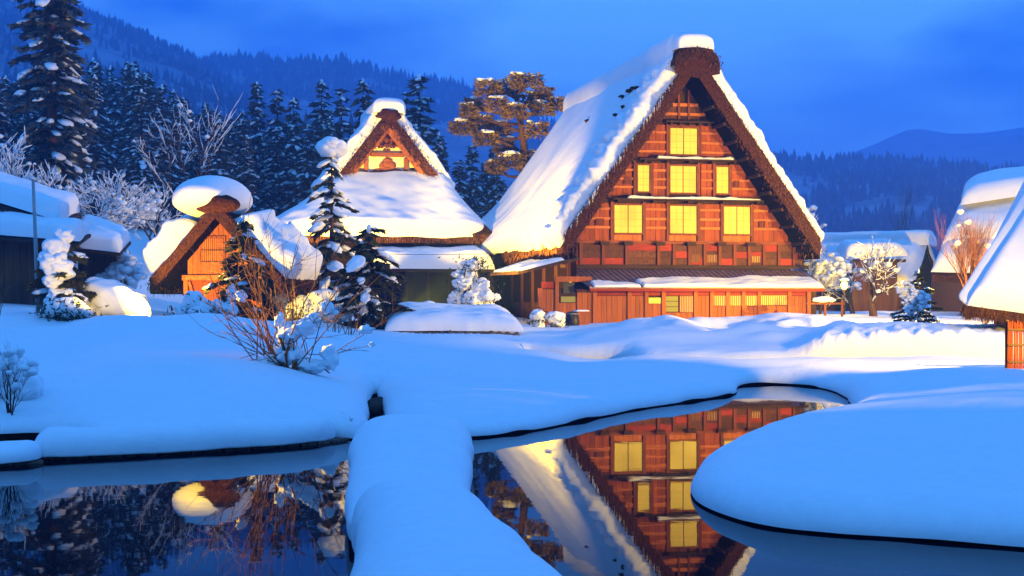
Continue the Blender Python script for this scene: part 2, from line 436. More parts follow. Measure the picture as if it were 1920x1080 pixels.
CTRL = np.array([
 (-600,4,.5),(960,4,.5),(2500,4,.5),
 (-400,18,.6),(0,18.5,.5),(300,19.5,.5),(600,21,.5),(-300,25,.95),(0,24,.85),(300,25,.85),(540,25,.72),(680,24,.5),
 (-300,33,1.2),(60,33,1.0),(200,33,1.28),(430,33,1.22),(600,32,.85),(720,31,.48),
 (-300,41,1.25),(0,41,.9),(100,41,1.05),(200,42,1.55),(320,42,1.62),(430,42,1.56),(560,41,1.15),(640,41,.85),(720,40,.48),
 (-100,50,1.75),(0,50,1.65),(100,50,1.55),(170,50,1.3),(260,51,1.2),(420,50,1.1),(560,50,1.05),(680,50,1.0),
 (760,22,.4),(900,22,.38),(900,30,.42),(1100,27,.4),(1250,28,.38),(1380,31,.3),(800,37,.45),(1000,37,.46),(1200,36,.43),(1000,42,.33),
 (1480,34.5,.45),(1580,34.5,.5),(1400,35,.43),(1650,33,.5),
 (1400,14.5,.42),(1600,13,.42),(1900,12.5,.42),(2300,12,.45),(1500,18,.5),(1800,17,.5),(1550,23,.5),(1700,23,.56),(1900,23,.6),
 (1700,27,.6),(1900,28,.62),(1650,30,.5),(1900,31,.5),(1900,34.5,.38),(2200,30,.6),
 (780,45,.45),(950,45,.45),(780,50,.5),(950,48.5,.5),(820,54,.7),(940,54,.6),(830,58,1.1),(900,58,1.0),(980,57,.7),
 (1060,48,.35),(1150,52,.7),(1110,58,.9),(1200,58,1.1),(1250,58,1.1),(1340,58,1.0),(1440,58,1.25),(1500,58,1.3),(1560,58,1.3),
 (1250,50,.75),(1350,50,.68),(1450,49,.75),(1540,49,.9),(1300,44,.35),(1450,43,.4),
 (1560,41.5,.62),(1700,41,.68),(1880,41,.66),(1600,50,.85),(1750,50,.85),(1900,50,.85),(1600,65,1.1),(1750,65,1.05),(1900,65,1.0),(2200,50,.9),(2200,65,1),
 (1000,66,.6),(1000,75,.8),(1250,66,.9),(1250,74,.9),(1500,70,1.0),(1250,90,1),(900,66,.9),(900,80,1.0),
 (1700,100,1.2),(2200,100,1.2),(1500,130,1),(1900,200,1),(1500,300,1),(1200,200,3),
 (-200,62,2.2),(0,62,2.0),(200,62,2.0),(400,63,1.4),(600,65,1.1),(750,65,1.0),
 (-200,80,4.5),(0,80,4.2),(200,80,4.3),(400,80,3),(600,80,1.5),(800,80,1.2),
 (-200,110,8.5),(100,110,8.3),(300,110,7.5),(500,110,5.5),(800,110,4),(1000,115,3),
 (-200,160,15),(100,160,14.5),(300,160,12),(500,160,9),(800,160,7),(1000,160,4.5),
 (-200,250,28),(100,250,27),(300,250,22),(500,250,14),(800,250,9),(1100,250,5),
 (-200,420,52),(100,420,50),(300,420,38),(500,420,22),(800,420,12),(1100,420,5),(1900,420,2)], float)

def base_z(X, Y):
    px = 960 + X / np.maximum(Y, 1.0) * FPX; lD = np.log(np.maximum(Y, 1.0))
    num = np.zeros_like(X); den = np.zeros_like(X)
    for cx, cD, cz in CTRL:
        d2 = ((px - cx) / 85.0) ** 2 + ((lD - math.log(cD)) / 0.115) ** 2
        w = np.exp(-0.5 * d2) + 2e-5 / (1 + d2) ** 2
        num += w * cz; den += w
    return num / den

def ground_full(X, Y, dm=None, dc=None):
    px = 960 + X / np.maximum(Y, 1.0) * FPX
    z = base_z(X, Y)
    q = np.stack([X, Y, np.zeros_like(X)], -1)
    far = sstep(60, 110, Y)
    z = z + 0.085 * fbm(q * 0.42, 3, 2) * sstep(5, 12, Y) + far * 0.8 * fbm(q * 0.07, 5, 3)
    z = z + 0.02 * fbm(q * 1.6, 8, 2)
    # wind-packed ripples and trampled snow on the lit bank to the right
    wb_ = sstep(1470, 1560, px) * sstep(37.6, 38.6, Y) * (1 - sstep(41, 44, Y))
    q2 = np.stack([px / 16.0, Y * 0.9, 0 * X], -1)
    z = z + wb_ * (0.13 * fbm(q2, 21, 3) + 0.07 * fbm(q * 3.2, 23, 2))
    wt = sstep(1560, 1640, px) * sstep(41, 43, Y) * (1 - sstep(58, 66, Y))
    z = z + wt * 0.06 * fbm(q * 2.1, 31, 3)
    # long soft drifts before the house
    wd = sstep(1130, 1220, px) * (1 - sstep(1540, 1620, px)) * sstep(46, 50, Y) * (1 - sstep(60, 64, Y))
    z = z + wd * (0.12 * np.sin((px - 1100) / 62.0 + Y * 0.55) + 0.46 * fbm(np.stack([X / 2.0, Y / 3.4, 0 * X], -1), 51, 2) - 0.1 * np.abs(fbm(np.stack([X / 1.1, Y / 2.4, 0 * X], -1), 53, 2)))
    # low gap where the second pool shows, and deep lips of the drifts behind it
    z = z - 0.26 * np.exp(-((px - 1105) / 75) ** 2 - ((Y - 40.5) / 3.4) ** 2)
    z = z + 0.3 * np.exp(-((px - 1290) / 120) ** 2 - ((Y - 47.2) / 1.5) ** 2) + 0.26 * np.exp(-((px - 1130) / 60) ** 2 - ((Y - 50) / 1.6) ** 2)
    z = z + 0.28 * np.exp(-((px - 1570) / 50) ** 2 - ((Y - 50.5) / 1.4) ** 2) + 0.24 * np.exp(-((px - 1450) / 55) ** 2 - ((Y - 45.6) / 1.1) ** 2)
    z = z + 0.26 * np.exp(-((px - 860) / 110) ** 2 - ((Y - 46.5) / 1.4) ** 2)
    # hollow between the far left drift and the big mound of the left bank
    z = z - 0.75 * np.exp(-((Y - 45.5) / 1.5) ** 2) * (1 - sstep(95, 185, px)) * (Y > 30)
    z = z + 0.26 * fbm(np.stack([X / 2.6, Y / 4.0, 0 * X], -1), 57, 2) * sstep(20, 26, Y) * (1 - sstep(44, 50, Y)) * (1 - sstep(640, 760, px))
    z = z + 0.42 * np.exp(-((px - 1235) / 80) ** 2 - ((Y - 55.5) / 3.0) ** 2) + 0.5 * np.exp(-((px - 1475) / 75) ** 2 - ((Y - 56) / 3.2) ** 2)
    z = z + 0.3 * np.exp(-((px - 1400) / 60) ** 2 - ((Y - 49) / 1.8) ** 2) + 0.25 * np.exp(-((px - 1235) / 60) ** 2 - ((Y - 49.5) / 1.6) ** 2) - 0.22 * np.exp(-((px - 1520) / 45) ** 2 - ((Y - 48) / 1.3) ** 2)
    z = z + 0.52 * sstep(1460, 1580, px) * sstep(37.6, 38.6, Y) * (1 - sstep(43, 52, Y))
    if dm is None:
        dm = poly_dist(X, Y, SHORE)[0]
    if dc is None:
        dc = poly_dist(X, Y, CHAN)[0]
    def lip(d, r): 
        t = np.clip(d / r, 0, 1); return np.sqrt(np.clip(1 - (1 - t) ** 2, 0, 1))
    rad = 0.55 + 0.15 * fbm(q * 0.6, 41, 2)
    lz = 0.022 + 0.05 * np.clip(fbm(q * 0.9, 45, 2), 0, 1) + (Y > 10) * (Y < 24) * (0.25 * (1 - sstep(540, 640, px)) - 0.11 * (1 - sstep(90, 190, px)))
    z = np.maximum(z, lz + .05)
    z = lz + (z - lz) * (0.72 * lip(dm, rad) + 0.28 * sstep(0, 2.2, dm))
    z = 0.022 + (z - 0.022) * lip(dc, 0.6)
    return z

def gz(x, y):
    return float(ground_full(np.array([float(x)]), np.array([float(y)]))[0])
def G(px, D, dz=0.0):
    x = (px - 960) / FPX * D
    return (x, D, gz(x, D) + dz)

pxc = np.concatenate([np.arange(-1500, -120, 40), np.arange(-120, 2040, 5), np.arange(2040, 3440, 40)]).astype(float)
Dr = [3.0]
while Dr[-1] < 420:
    d = Dr[-1]
    st = 0.02 if d < 8 else (0.0034 if d < 40 else (0.006 if d < 62 else 0.022))
    Dr.append(d * (1 + st))
Dr = np.array(Dr)
GX = (pxc[None, :] - 960) / FPX * Dr[:, None]
GY = np.broadcast_to(Dr[:, None], GX.shape).copy()
dm, mx_, my_ = poly_dist(GX, GY, SHORE)
dc, kx_, ky_ = poly_dist(GX, GY, CHAN)
colstep = np.gradient(pxc)[None, :] / FPX * GY
rowstep = np.gradient(Dr)[:, None] * np.ones_like(GX)
cell = np.maximum(colstep, rowstep) * 0.72
OFF = 0.30
def push(q0, q1, sn_, dist):
    vx, vy = GX - q0, GY - q1; l = np.hypot(vx, vy) + 1e-9; sg_ = np.where(dist < 0, -1.0, 1.0)
    return np.where(sn_, q0 + vx / l * OFF * sg_, GX), np.where(sn_, q1 + vy / l * OFF * sg_, GY)
snap_m = (np.abs(dm - OFF) < cell) & (dm > 0.01); snap_c = (np.abs(dc - OFF) < cell) & (dc > 0.01) & ~snap_m
nx1, ny1 = push(mx_, my_, snap_m, dm); nx2, ny2 = push(kx_, ky_, snap_c, dc)
GX = np.where(snap_m, nx1, np.where(snap_c, nx2, GX)); GY = np.where(snap_m, ny1, np.where(snap_c, ny2, GY))
dm = np.where(snap_m, OFF, dm); dc = np.where(snap_c, OFF, dc)
GZ = ground_full(GX, GY, dm, dc)
land = (dm >= OFF - 1e-6) & (dc >= OFF - 1e-6)
m_, n_ = GX.shape
ii = np.arange(m_ - 1)[:, None] * n_; jj = np.arange(n_ - 1)[None, :]
Qa = np.stack([ii + jj, ii + jj + 1, ii + n_ + jj + 1, ii + n_ + jj], -1).reshape(-1, 4)
lf = land.ravel()
Qk = Qa[lf[Qa].all(1)]
Va = np.stack([GX, GY, GZ], -1).reshape(-1, 3)
part_ = Qa[lf[Qa].sum(1) == 3]          # corner cells keep their dry half
Tk = np.array([[v for v in q if lf[v]] for q in part_]) if len(part_) else np.zeros((0, 3), int)
gb = MB(); gb.add(Va, Tk, Qk)
NV = [(Va[:, :2], dm.ravel(), dc.ravel())]
# rounded snow lip along the water, and the dark earth below its overhang
bb = MB()
for poly, other, which in ((SHORE, CHAN, 0), (CHAN, SHORE, 1)):
    seg = np.linalg.norm(np.roll(poly, -1, 0) - poly, axis=1); cum = np.concatenate([[0], np.cumsum(seg)])
    cl = np.vstack([poly, poly[:1]]); ns = int(cum[-1] / 0.045)
    sv = np.linspace(0, cum[-1], ns)
    px_, py_ = np.interp(sv, cum, cl[:, 0]), np.interp(sv, cum, cl[:, 1])
    tx_, ty_ = np.gradient(px_), np.gradient(py_)
    for _ in range(4):
        tx_ = (np.roll(tx_, 1) + tx_ + np.roll(tx_, -1)) / 3; ty_ = (np.roll(ty_, 1) + ty_ + np.roll(ty_, -1)) / 3
    l_ = np.hypot(tx_, ty_) + 1e-9; nx_, ny_ = -ty_ / l_, tx_ / l_
    if np.median(poly_dist(px_ + nx_ * .05, py_ + ny_ * .05, poly)[0]) < 0: nx_, ny_ = -nx_, -ny_
    d_ = np.concatenate([(OFF - .01) * (1 - np.cos(np.linspace(0, math.pi / 2, 17))), [OFF, OFF + .03, OFF + .07, OFF + .12]])
    LX, LY = px_[:, None] + nx_[:, None] * d_, py_[:, None] + ny_[:, None] * d_
    t1 = np.maximum(poly_dist(LX, LY, poly)[0], 0); t2 = np.maximum(poly_dist(LX, LY, other)[0], 0)
    LZ = ground_full(LX, LY, t1 if which == 0 else t2, t2 if which == 0 else t1)
    LZ = LZ - (0.0004 + 0.03 * np.clip((d_ - OFF) / .12, 0, 1) ** 1.5)[None, :]
    cr_ = np.median((LX[1:, 9] - LX[:-1, 9]) * (LY[:-1, 10] - LY[:-1, 9]) - (LY[1:, 9] - LY[:-1, 9]) * (LX[:-1, 10] - LX[:-1, 9]))
    gb.grid(np.stack([LX, LY, LZ], -1), flip=bool(cr_ > 0))
    NV.append((np.column_stack([LX.ravel(), LY.ravel()]), (t1 if which == 0 else t2).ravel(), (t2 if which == 0 else t1).ravel()))
    e0v = np.stack([px_, py_, LZ[:, 0] - .002], -1)
    e1v = np.stack([px_ + nx_ * .15, py_ + ny_ * .15, 0 * px_ + .015], -1); e2v = e1v - (0, 0, .4)
    bb.grid(np.stack([e0v, e1v, e2v]))
ground = gb.build("ground", M['snow']); tag(ground, kind='structure')
# exact normals of the snow near the water, so that lip and field read as one surface
xy = np.concatenate([a[0] for a in NV]); d1 = np.concatenate([a[1] for a in NV]); d2 = np.concatenate([a[2] for a in NV])
nn = np.zeros((len(xy), 3)); dmin = np.minimum(d1, d2)
k_ = np.where((dmin > 0.13) & (dmin < 0.75) & (xy[:, 1] > 5) & (xy[:, 1] < 60))[0]
e_ = 0.02; qx, qy = xy[k_, 0], xy[k_, 1]
z0_ = ground_full(qx, qy); zx_ = ground_full(qx + e_, qy); zy_ = ground_full(qx, qy + e_)
nv_ = np.column_stack([-(zx_ - z0_) / e_, -(zy_ - z0_) / e_, np.ones(len(k_))]); nv_ /= np.linalg.norm(nv_, axis=1, keepdims=True)
nn[k_] = nv_
if len(nn) == len(ground.data.vertices): ground.data.normals_split_custom_set_from_vertices(nn.tolist())
tag(bb.build("earth_bank", M['soil'], smooth=False), kind='structure')
wbm = MB(); wbm.add([(-60, 2.5, 0), (60, 2.5, 0), (60, 52, 0), (-60, 52, 0)], None, [(0, 1, 2, 3)])
tag(wbm.build("pond_water", M['water'], smooth=False), kind='structure')

# ------------------------------------------------------------------ hills
def hill(name, crest, D0, D1, z0, matr, seed, rough, ntree=0, th=(8, 14), fname="forest", nx=150, ny=40, flabel=None):
    cx = np.array([c[0] for c in crest], float); cy = np.array([c[1] for c in crest], float)
    px = np.linspace(cx[0], cx[-1], nx)
    cz = CAMH + (HZ - np.interp(px, cx, cy)) / FPX * D1
    t = np.concatenate([np.linspace(0, 1, ny), 1 + np.linspace(0.04, 0.5, 8)])
    Dd = D0 + (D1 - D0) * t
    def height(pxv, tv):
        c = np.interp(pxv, px, cz)
        up = z0 + (c - z0) * np.minimum(tv, 1) ** 1.15
        dn = np.where(tv > 1, np.maximum(tv - 1, 0) ** 1.3 * (c - z0) * 1.1, 0)
        D = D0 + (D1 - D0) * tv
        X = (pxv - 960) / FPX * D
        nz = fbm(np.stack([X / rough, D / rough, 0 * X], -1), seed, 4) * rough * 0.13
        return X, D, up - dn + nz * (0.25 + 0.75 * np.sin(np.clip(tv, 0, 1) * math.pi))
    PX, TT = np.meshgrid(px, t)
    X, D, Z = height(PX, TT)
    b = MB(); b.grid(np.stack([X, D, Z], -1))
    tag(b.build(name, matr), kind='structure')
    if ntree:
        r = np.random.default_rng(seed)
        p = r.uniform(cx[0], cx[-1], ntree); tv = r.uniform(0.0, 1.02, ntree) ** 0.85
        tv[: ntree // 8] = r.uniform(0.97, 1.01, ntree // 8)
        X, D, Z = height(p, tv)
        dens = fbm(np.stack([X / rough * 1.7, D / rough * 1.7, 0 * X], -1), seed + 5, 3)
        keep = (dens > (-0.35 if name == 'hill' else -0.16)) | (tv > 0.97)
        X, D, Z = X[keep], D[keep], Z[keep]; k = len(X)
        h = r.uniform(*th, k) * r.choice([.6, .8, 1.0, 1.15], k); w = h * r.uniform(0.15, 0.3, k)
        a0 = r.uniform(0, 6.28, k)
        f = MB(); ns = 5
        for lo, hi, ws in ((0.05, 0.62, 1.0), (0.4, 1.0, 0.68)):
            th_ = a0[:, None] + np.arange(ns) * 2 * math.pi / ns
            jit = r.uniform(0.7, 1.25, (k, ns))
            ring = np.stack([X[:, None] + np.cos(th_) * (w * ws)[:, None] * jit, D[:, None] + np.sin(th_) * (w * ws)[:, None] * jit,
                             (Z + h * lo)[:, None] + 0 * th_ + r.uniform(-.06, .06, (k, ns)) * h[:, None]], -1)
            tip = np.stack([X, D, Z + h * hi], -1)
            V = np.concatenate([ring, tip[:, None, :]], 1)
            base = np.arange(k)[:, None] * (ns + 1)
            T = np.stack([np.stack([base[:, 0] + j, base[:, 0] + (j + 1) % ns, base[:, 0] + ns], -1) for j in range(ns)], 1).reshape(-1, 3)
            f.add(V.reshape(-1, 3), T)
        tag(f.build(fname, M['far_forest'], smooth=False), flabel, "forest", kind='stuff')
hill("hill", [(-900, -160), (-300, -110), (0, -45), (60, -15), (120, 8), (200, 42), (270, 72), (340, 104), (400, 135), (480, 190), (600, 270), (760, 380)],
     400, 1250, 48, M['hill'], 61, 110, 9500, (5.5, 10), "hillside_forest", flabel="hazy snowy woods covering the steep hill behind the left trees")
hill("hill_behind", [(200, 150), (330, 128), (400, 119), (470, 116), (540, 124), (600, 120), (640, 121), (700, 134), (760, 156), (830, 166), (880, 178), (960, 215), (1100, 280), (1350, 340)],
     600, 1500, 10, M['hill'], 67, 170, 6500, (10, 17), "ridge_forest", flabel="blue hazy woods on the ridge behind the temple roof")
hill("wooded_slope", [(1150, 345), (1380, 312), (1450, 308), (1520, 315), (1600, 310), (1700, 312), (1800, 324), (1900, 330), (2100, 330), (2800, 340)],
     450, 1150, 2, M['hill'], 71, 110, 8000, (7, 12.5), "valley_forest", flabel="blue hazy woods across the valley on the right")
hill("mountain", [(1250, 330), (1450, 318), (1530, 300), (1580, 288), (1640, 266), (1700, 240), (1730, 238), (1780, 248), (1850, 247), (1920, 238), (2100, 225), (2700, 280)],
     1400, 2600, 20, M['hill'], 77, 300)

# ------------------------------------------------------------------ haze
hz = MB(); hz.box(-2400, 2400, -40, 3300, -2.2, 345)
hzm = bpy.data.materials.new("haze_air"); hzm.use_nodes = True
hzm.node_tree.nodes.clear()
_o = hzm.node_tree.nodes.new("ShaderNodeOutputMaterial"); _v = hzm.node_tree.nodes.new("ShaderNodeVolumePrincipled")
_v.inputs['Color'].default_value = (0.29, 0.5, 1.0, 1); _v.inputs['Density'].default_value = 0.00066
hzm.node_tree.links.new(_v.outputs[0], _o.inputs['Volume'])
tag(hz.build("haze", hzm, smooth=False), kind='stuff')

# ------------------------------------------------------------------ snow slab on any sloping patch
def snow_slab(name, parent, corners, T, nu=60, nv=60, seed=0, rough=0.25, fr=0.5, er=0.6, jag=(0, 0, 0, 0), lump=0.0, elump=0.0, flare=None, droop=0.0, matr=None, jf=0.5):
    """corners p00,p10,p11,p01 (u along, v down the slope); er = rounding width in metres; jag = ragged amount of edges u0,u1,v0,v1"""
    c = [np.array(q, float) for q in corners]
    u = np.linspace(0, 1, nu)[:, None, None]; v = np.linspace(0, 1, nv)[None, :, None]
    Lu = np.linalg.norm(c[1] - c[0]); Lv = np.linalg.norm(c[3] - c[0])
    def edge_n(x, k): return fbm(np.stack([x * jf, 0 * x + k * 9.1, 0 * x], -1), seed + k, 4)
    vv = v[0, :, 0]; uu = u[:, 0, 0]
    u0 = jag[0] * (0.5 + 0.9 * edge_n(vv * Lv, 1)) / Lu; u1 = 1 - jag[1] * (0.5 + 0.9 * edge_n(vv * Lv, 2)) / Lu
    v0 = jag[2] * (0.5 + 0.9 * edge_n(uu * Lu, 3)) / Lv; v1 = 1 - jag[3] * (0.5 + 0.9 * edge_n(uu * Lu, 4)) / Lv
    U = (u0[None, :] + (u1 - u0)[None, :] * uu[:, None])[..., None]; Vv = (v0[:, None] + (v1 - v0)[:, None] * vv[None, :])[..., None]
    B = (1 - U) * (1 - Vv) * c[0] + U * (1 - Vv) * c[1] + U * Vv * c[2] + (1 - U) * Vv * c[3]
    if flare is not None: B = B + np.array(flare) * (np.clip((vv - .62) / .38, 0, 1) ** 2)[None, :, None] * uu[:, None, None]
    n = np.cross(c[1] - c[0], c[3] - c[0]); n /= np.linalg.norm(n)
    if n[2] < 0: n = -n
    du = np.minimum(uu, 1 - uu) * Lu; dv = np.minimum(vv, 1 - vv) * Lv
    def pr(d): t = np.clip(d / er, 0, 1); return np.sqrt(np.clip(1 - (1 - t) ** 2, 0, 1))
    prof = pr(du)[:, None] * pr(dv)[None, :]
    th = T * (1 + rough * fbm(B * fr, seed + 11, 3)) + lump * np.abs(fbm(B * 1.3, seed + 17, 3))
    if elump:
        q_ = B * np.array((1.5, 0.8, 1.5)); th = th + elump * (np.abs(fbm(q_, seed + 23, 4)) - .15) * 2 * np.exp(-np.maximum(uu * Lu - 1.0, 0) / 1.6)[:, None]
    th = np.maximum(th, 0.1 * T)
    Tp = B + n * (th * prof)[..., None]
    if droop:
        k = sstep(0.86, 1.0, vv)[None, :, None] * droop
        Tp = Tp - np.array((0, 0, 1.0)) * k; B = B - np.array((0, 0, 1.0)) * k
    b = MB(); b.shell(B, Tp)
    return b.build(name, matr or M['snow_roof'], parent)

def thatch_gable(parent, W, za, slope, thick, v0, v1, seed=0, name="thatched_roof", dark_soffit=True, amp=0.07, rows=26, nv=30, bell=0.0):
    """two thick thatch slopes meeting at the ridge; outer faces, rough front face, dark underside as a part of its own"""
    s_ = np.linspace(-1, 1, 2 * rows + 1)
    uo = s_ * W; zo = za - slope * np.abs(uo) + bell * (np.abs(s_) ** 3)
    vs = np.linspace(v0, v1, nv)
    Uo, Vo = np.meshgrid(uo, vs); Zo = np.broadcast_to(zo, Uo.shape)
    Out = np.stack([Uo, Vo, Zo], -1); Inn = Out - np.array((0, 0, thick))
    Out = Out + amp * fbm(Out * 1.1, seed, 3)[..., None] * np.array((0.4, 0.0, 1.0))
    for A in (Out, Inn): A[0] += np.stack([0 * A[0][:, 0], amp * 1.4 * fbm(A[0] * 2.3, seed + 3, 3), 0 * A[0][:, 0]], -1)
    b = MB(); b.grid(Out)
    k = np.linspace(0, 1, 9)[:, None, None]
    for idx in (0, -1):
        F = Out[idx][None] * (1 - k) + Inn[idx][None] * k
        F = F + (0, 1, 0) * (amp * 0.9 * fbm(F * np.array((3.0, 1, 5.0)), seed + 5, 3))[..., None]
        b.grid(F, flip=(idx == 0))
    for idx in (0, -1):
        k2 = np.linspace(0, 1, 6)[:, None, None]
        E_ = Out[:, idx][None] * (1 - k2) + Inn[:, idx][None] * k2
        b.grid(E_, flip=(idx == -1))
    o = b.build(name, M['thatch'], parent)
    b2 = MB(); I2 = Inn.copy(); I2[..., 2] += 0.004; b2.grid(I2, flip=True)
    b2.build("roof_underside", M['thatch_and_shade'] if dark_soffit else M['thatch'], o)
    return o
def straw_fringe(parent, pts, n, length, out, seed, name="straw_fringe", spread=0.2, w=0.035):
    """loose straw ends hanging along a polyline"""
    r = np.random.default_rng(seed)
    pts = np.array(pts, float); seg = np.linalg.norm(np.diff(pts, axis=0), axis=1); cum = np.concatenate([[0], np.cumsum(seg)])
    s = r.uniform(0, cum[-1], n); q = np.stack([np.interp(s, cum, pts[:, i]) for i in range(3)], 1)
    q += r.normal(0, spread, (n, 3)) * (1, 0.6, 1)
    L = length * r.uniform(0.4, 1.3, n)
    tip = q + np.array(out) * L[:, None] + r.normal(0, 0.25, (n, 3)) * L[:, None] * (1, 1, .4)
    sd = r.normal(0, 1, (n, 3)); sd /= np.linalg.norm(sd, axis=1, keepdims=True)
    b = MB(); b.tris(np.stack([q - sd * w, q + sd * w, tip], 1))
    o = b.build(name, M['straw'], parent, smooth=False); o['kind'] = 'stuff'
    return o

# ------------------------------------------------------------------ the big farmhouse
YAW = R(12.5)
HB = 0.9
house = thing("farmhouse", "largest steep thatched farmhouse with rows of glowing yellow windows", "house",
              ((1303 - 960) / FPX * 71, 71, HB), YAW)
ca, sa = math.cos(YAW), math.sin(YAW)
def fac(px, py, v):
    """photo pixel -> (u, w) on the house plane at depth v behind the roof front"""
    x0, y0 = house.location.x, house.location.y
    dx, dy = (px - 960) / FPX, 1.0
    # local y of t*(dx,dy) : (-sa*(x-x0) + ca*(y-y0)) = v
    t = (v + ca * y0 - sa * x0) / (ca * dy - sa * dx)
    x, y = t * dx, t * dy
    return ca * (x - x0) + sa * (y - y0), CAMH + (HZ - py) / FPX * t - HB
ZA, SL, TH, OV = 14.4 - HB, 1.38, 1.05, 1.9
roof = thatch_gable(house, 6.75, ZA, SL, TH, 0, 21.7, seed=5, amp=0.09, rows=34)
for sg in (-1, 1):
    straw_fringe(roof, [(sg * 0.9, -0.02, ZA - SL * 0.9 - 0.1), (sg * 6.7, -0.02, ZA - SL * 6.7 - 0.1)], 2200, 0.13, (0, -0.35, -0.85), 31 + sg, spread=0.07, w=.02)
    straw_fringe(roof, [(sg * 1.2, -0.03, ZA - SL * 1.2 - 0.6), (sg * 6.7, -0.03, ZA - SL * 6.7 - 0.7)], 2600, 0.12, (0, -0.3, -0.9), 35 + sg, spread=0.22, w=.02)
    straw_fringe(roof, [(sg * 6.72, 0, ZA - SL * 6.72 - 0.5), (sg * 6.72, 21.6, ZA - SL * 6.72 - 0.5)], 2000, 0.3, (0, 0, -1), 41 + sg, spread=0.25)
# thick rolled ridge of straw, in stepped layers
def arch(W, Hh, z0, v0, v1, nv=24, seed=0, amp=0.06):
    a = np.linspace(math.pi * 1.0, 0, 25)
    x = np.cos(a) * W; z = z0 + np.sin(a) ** 0.8 * Hh - 0.35 * (np.abs(np.cos(a)) ** 6) * 0.6
    v = np.linspace(v0, v1, nv)
    X, V_ = np.meshgrid(x, v); Z = np.broadcast_to(z, X.shape)
    O = np.stack([X, V_, Z], -1)
    O = O + amp * fbm(O * 1.6, seed, 3)[..., None] * np.array((1, 0, 1))
    I = O.copy(); I[..., 2] = z0 - 0.55 - 0.25 * (1 - np.abs(X / W)); I[..., 0] *= 0.99
    I[..., 2] = np.minimum(I[..., 2], O[..., 2] - 0.05)
    b = MB(); b.grid(O, True); 
    for idx in (0, -1):
        k_ = np.linspace(0, 1, 8)[:, None, None]
        F = O[idx][None] * (1 - k_) + I[idx][None] * k_
        F = F + (0, 1, 0) * (0.09 * fbm(F * np.array((2.0, 1, 7.0)), seed + 4, 3))[..., None]
        b.grid(F, flip=(idx != 0))
    return b
for i, (W_, H_, z_, vf) in enumerate(((1.22, 0.72, ZA - 0.62, -0.34), (1.12, 0.62, ZA - 0.36, -0.22), (1.0, 0.5, ZA - 0.1, -0.1))):
    arch(W_, H_, z_, vf, 21.9 - 0.05 * i, seed=50 + i).build("ridge_roll", M['thatch'], house)
straw_fringe(house, [(-1.2, -0.36, ZA - 0.8), (-0.6, -0.38, ZA - 0.25), (0, -0.38, ZA - 0.05), (0.6, -0.38, ZA - 0.25), (1.2, -0.36, ZA - 0.8)], 900, 0.22, (0, -0.4, -0.7), 77, spread=0.14)
# snow: left slope, right slope, ridge cap
z1 = ZA - SL * 6.85
sl_ = snow_slab("roof_snow", house, [(-0.1, 0.06, ZA - SL * 0.1 + .02), (-0.1, 21.7, ZA - SL * 0.1 + .02), (-7.3, 21.7, ZA - SL * 7.3 - 0.05), (-7.0, 0.06, ZA - SL * 7.0 - 0.05)],
          0.8, 260, 150, seed=101, rough=0.22, fr=0.2, er=0.45, jag=(0.4, 0.3, 0, 0.3), lump=0.0, elump=0.42, jf=1.4, droop=.3, flare=(-1.5, 0, .45))
snow_slab("roof_snow", house, [(0.6, 0.02, ZA - SL * 0.6 + .02), (0.6, 21.7, ZA - SL * 0.6 + .02), (6.95, 21.7, ZA - SL * 6.95 - .1), (6.95, 0.02, ZA - SL * 6.95 - .1)],
          0.62, 100, 130, seed=131, rough=0.6, fr=0.55, er=0.4, jag=(0.25, 0.3, 0, 0.2), lump=0.3, jf=1.2)
def ridge_cap(parent, W, z0, v0, v1, h, seed, name="ridge_snow", n=60):
    v = np.linspace(v0, v1, n); a = np.linspace(math.pi, 0, 25)
    A, V_ = np.meshgrid(a, v)
    ef = np.sqrt(np.clip(1 - (1 - np.clip(np.minimum(V_ - v0, v1 - V_) / 0.35, 0, 1)) ** 2, 0, 1))
    hh = h * (0.62 + 0.38 * ef)
    X = np.sign(np.cos(A)) * np.abs(np.cos(A)) ** 0.6 * W * (0.86 + 0.14 * ef); Z = z0 + np.abs(np.sin(A)) ** 0.55 * hh
    O = np.stack([X, V_, Z], -1); O = O + 0.06 * fbm(O * 0.9, seed, 3)[..., None] * np.array((1, 0, 1))
    I = O.copy(); I[..., 2] = np.minimum(z0 - 0.1 * np.abs(X / W), O[..., 2] - 0.01)
    b = MB(); b.shell(O[::-1], I[::-1])
    return b.build(name, M['snow_roof'], parent)
ridge_cap(house, 1.16, ZA - 0.3, 0.55, 22.2, 1.4, 7)
ridge_cap(house, 1.0, ZA + 0.16, -0.26, 1.6, 0.72, 9)
for k in range(8):     # sods of straw poking through the snow high on the left slope
    v = 3.2 + k % 5 * 0.55 + random.uniform(-.2, .2) + (6 if k > 6 else 0); u = -(1.55 + (k // 5) * 0.9 + random.uniform(-.2, .3))
    b = MB(); b.blob((0, 0, 0), (0.16, 0.24, 0.08), lev=2, amp=0.6, seed=k)
    b.build("straw_tuft", M['thatch'], house, loc=(u - 0.42, v, ZA - SL * abs(u) + 0.82))

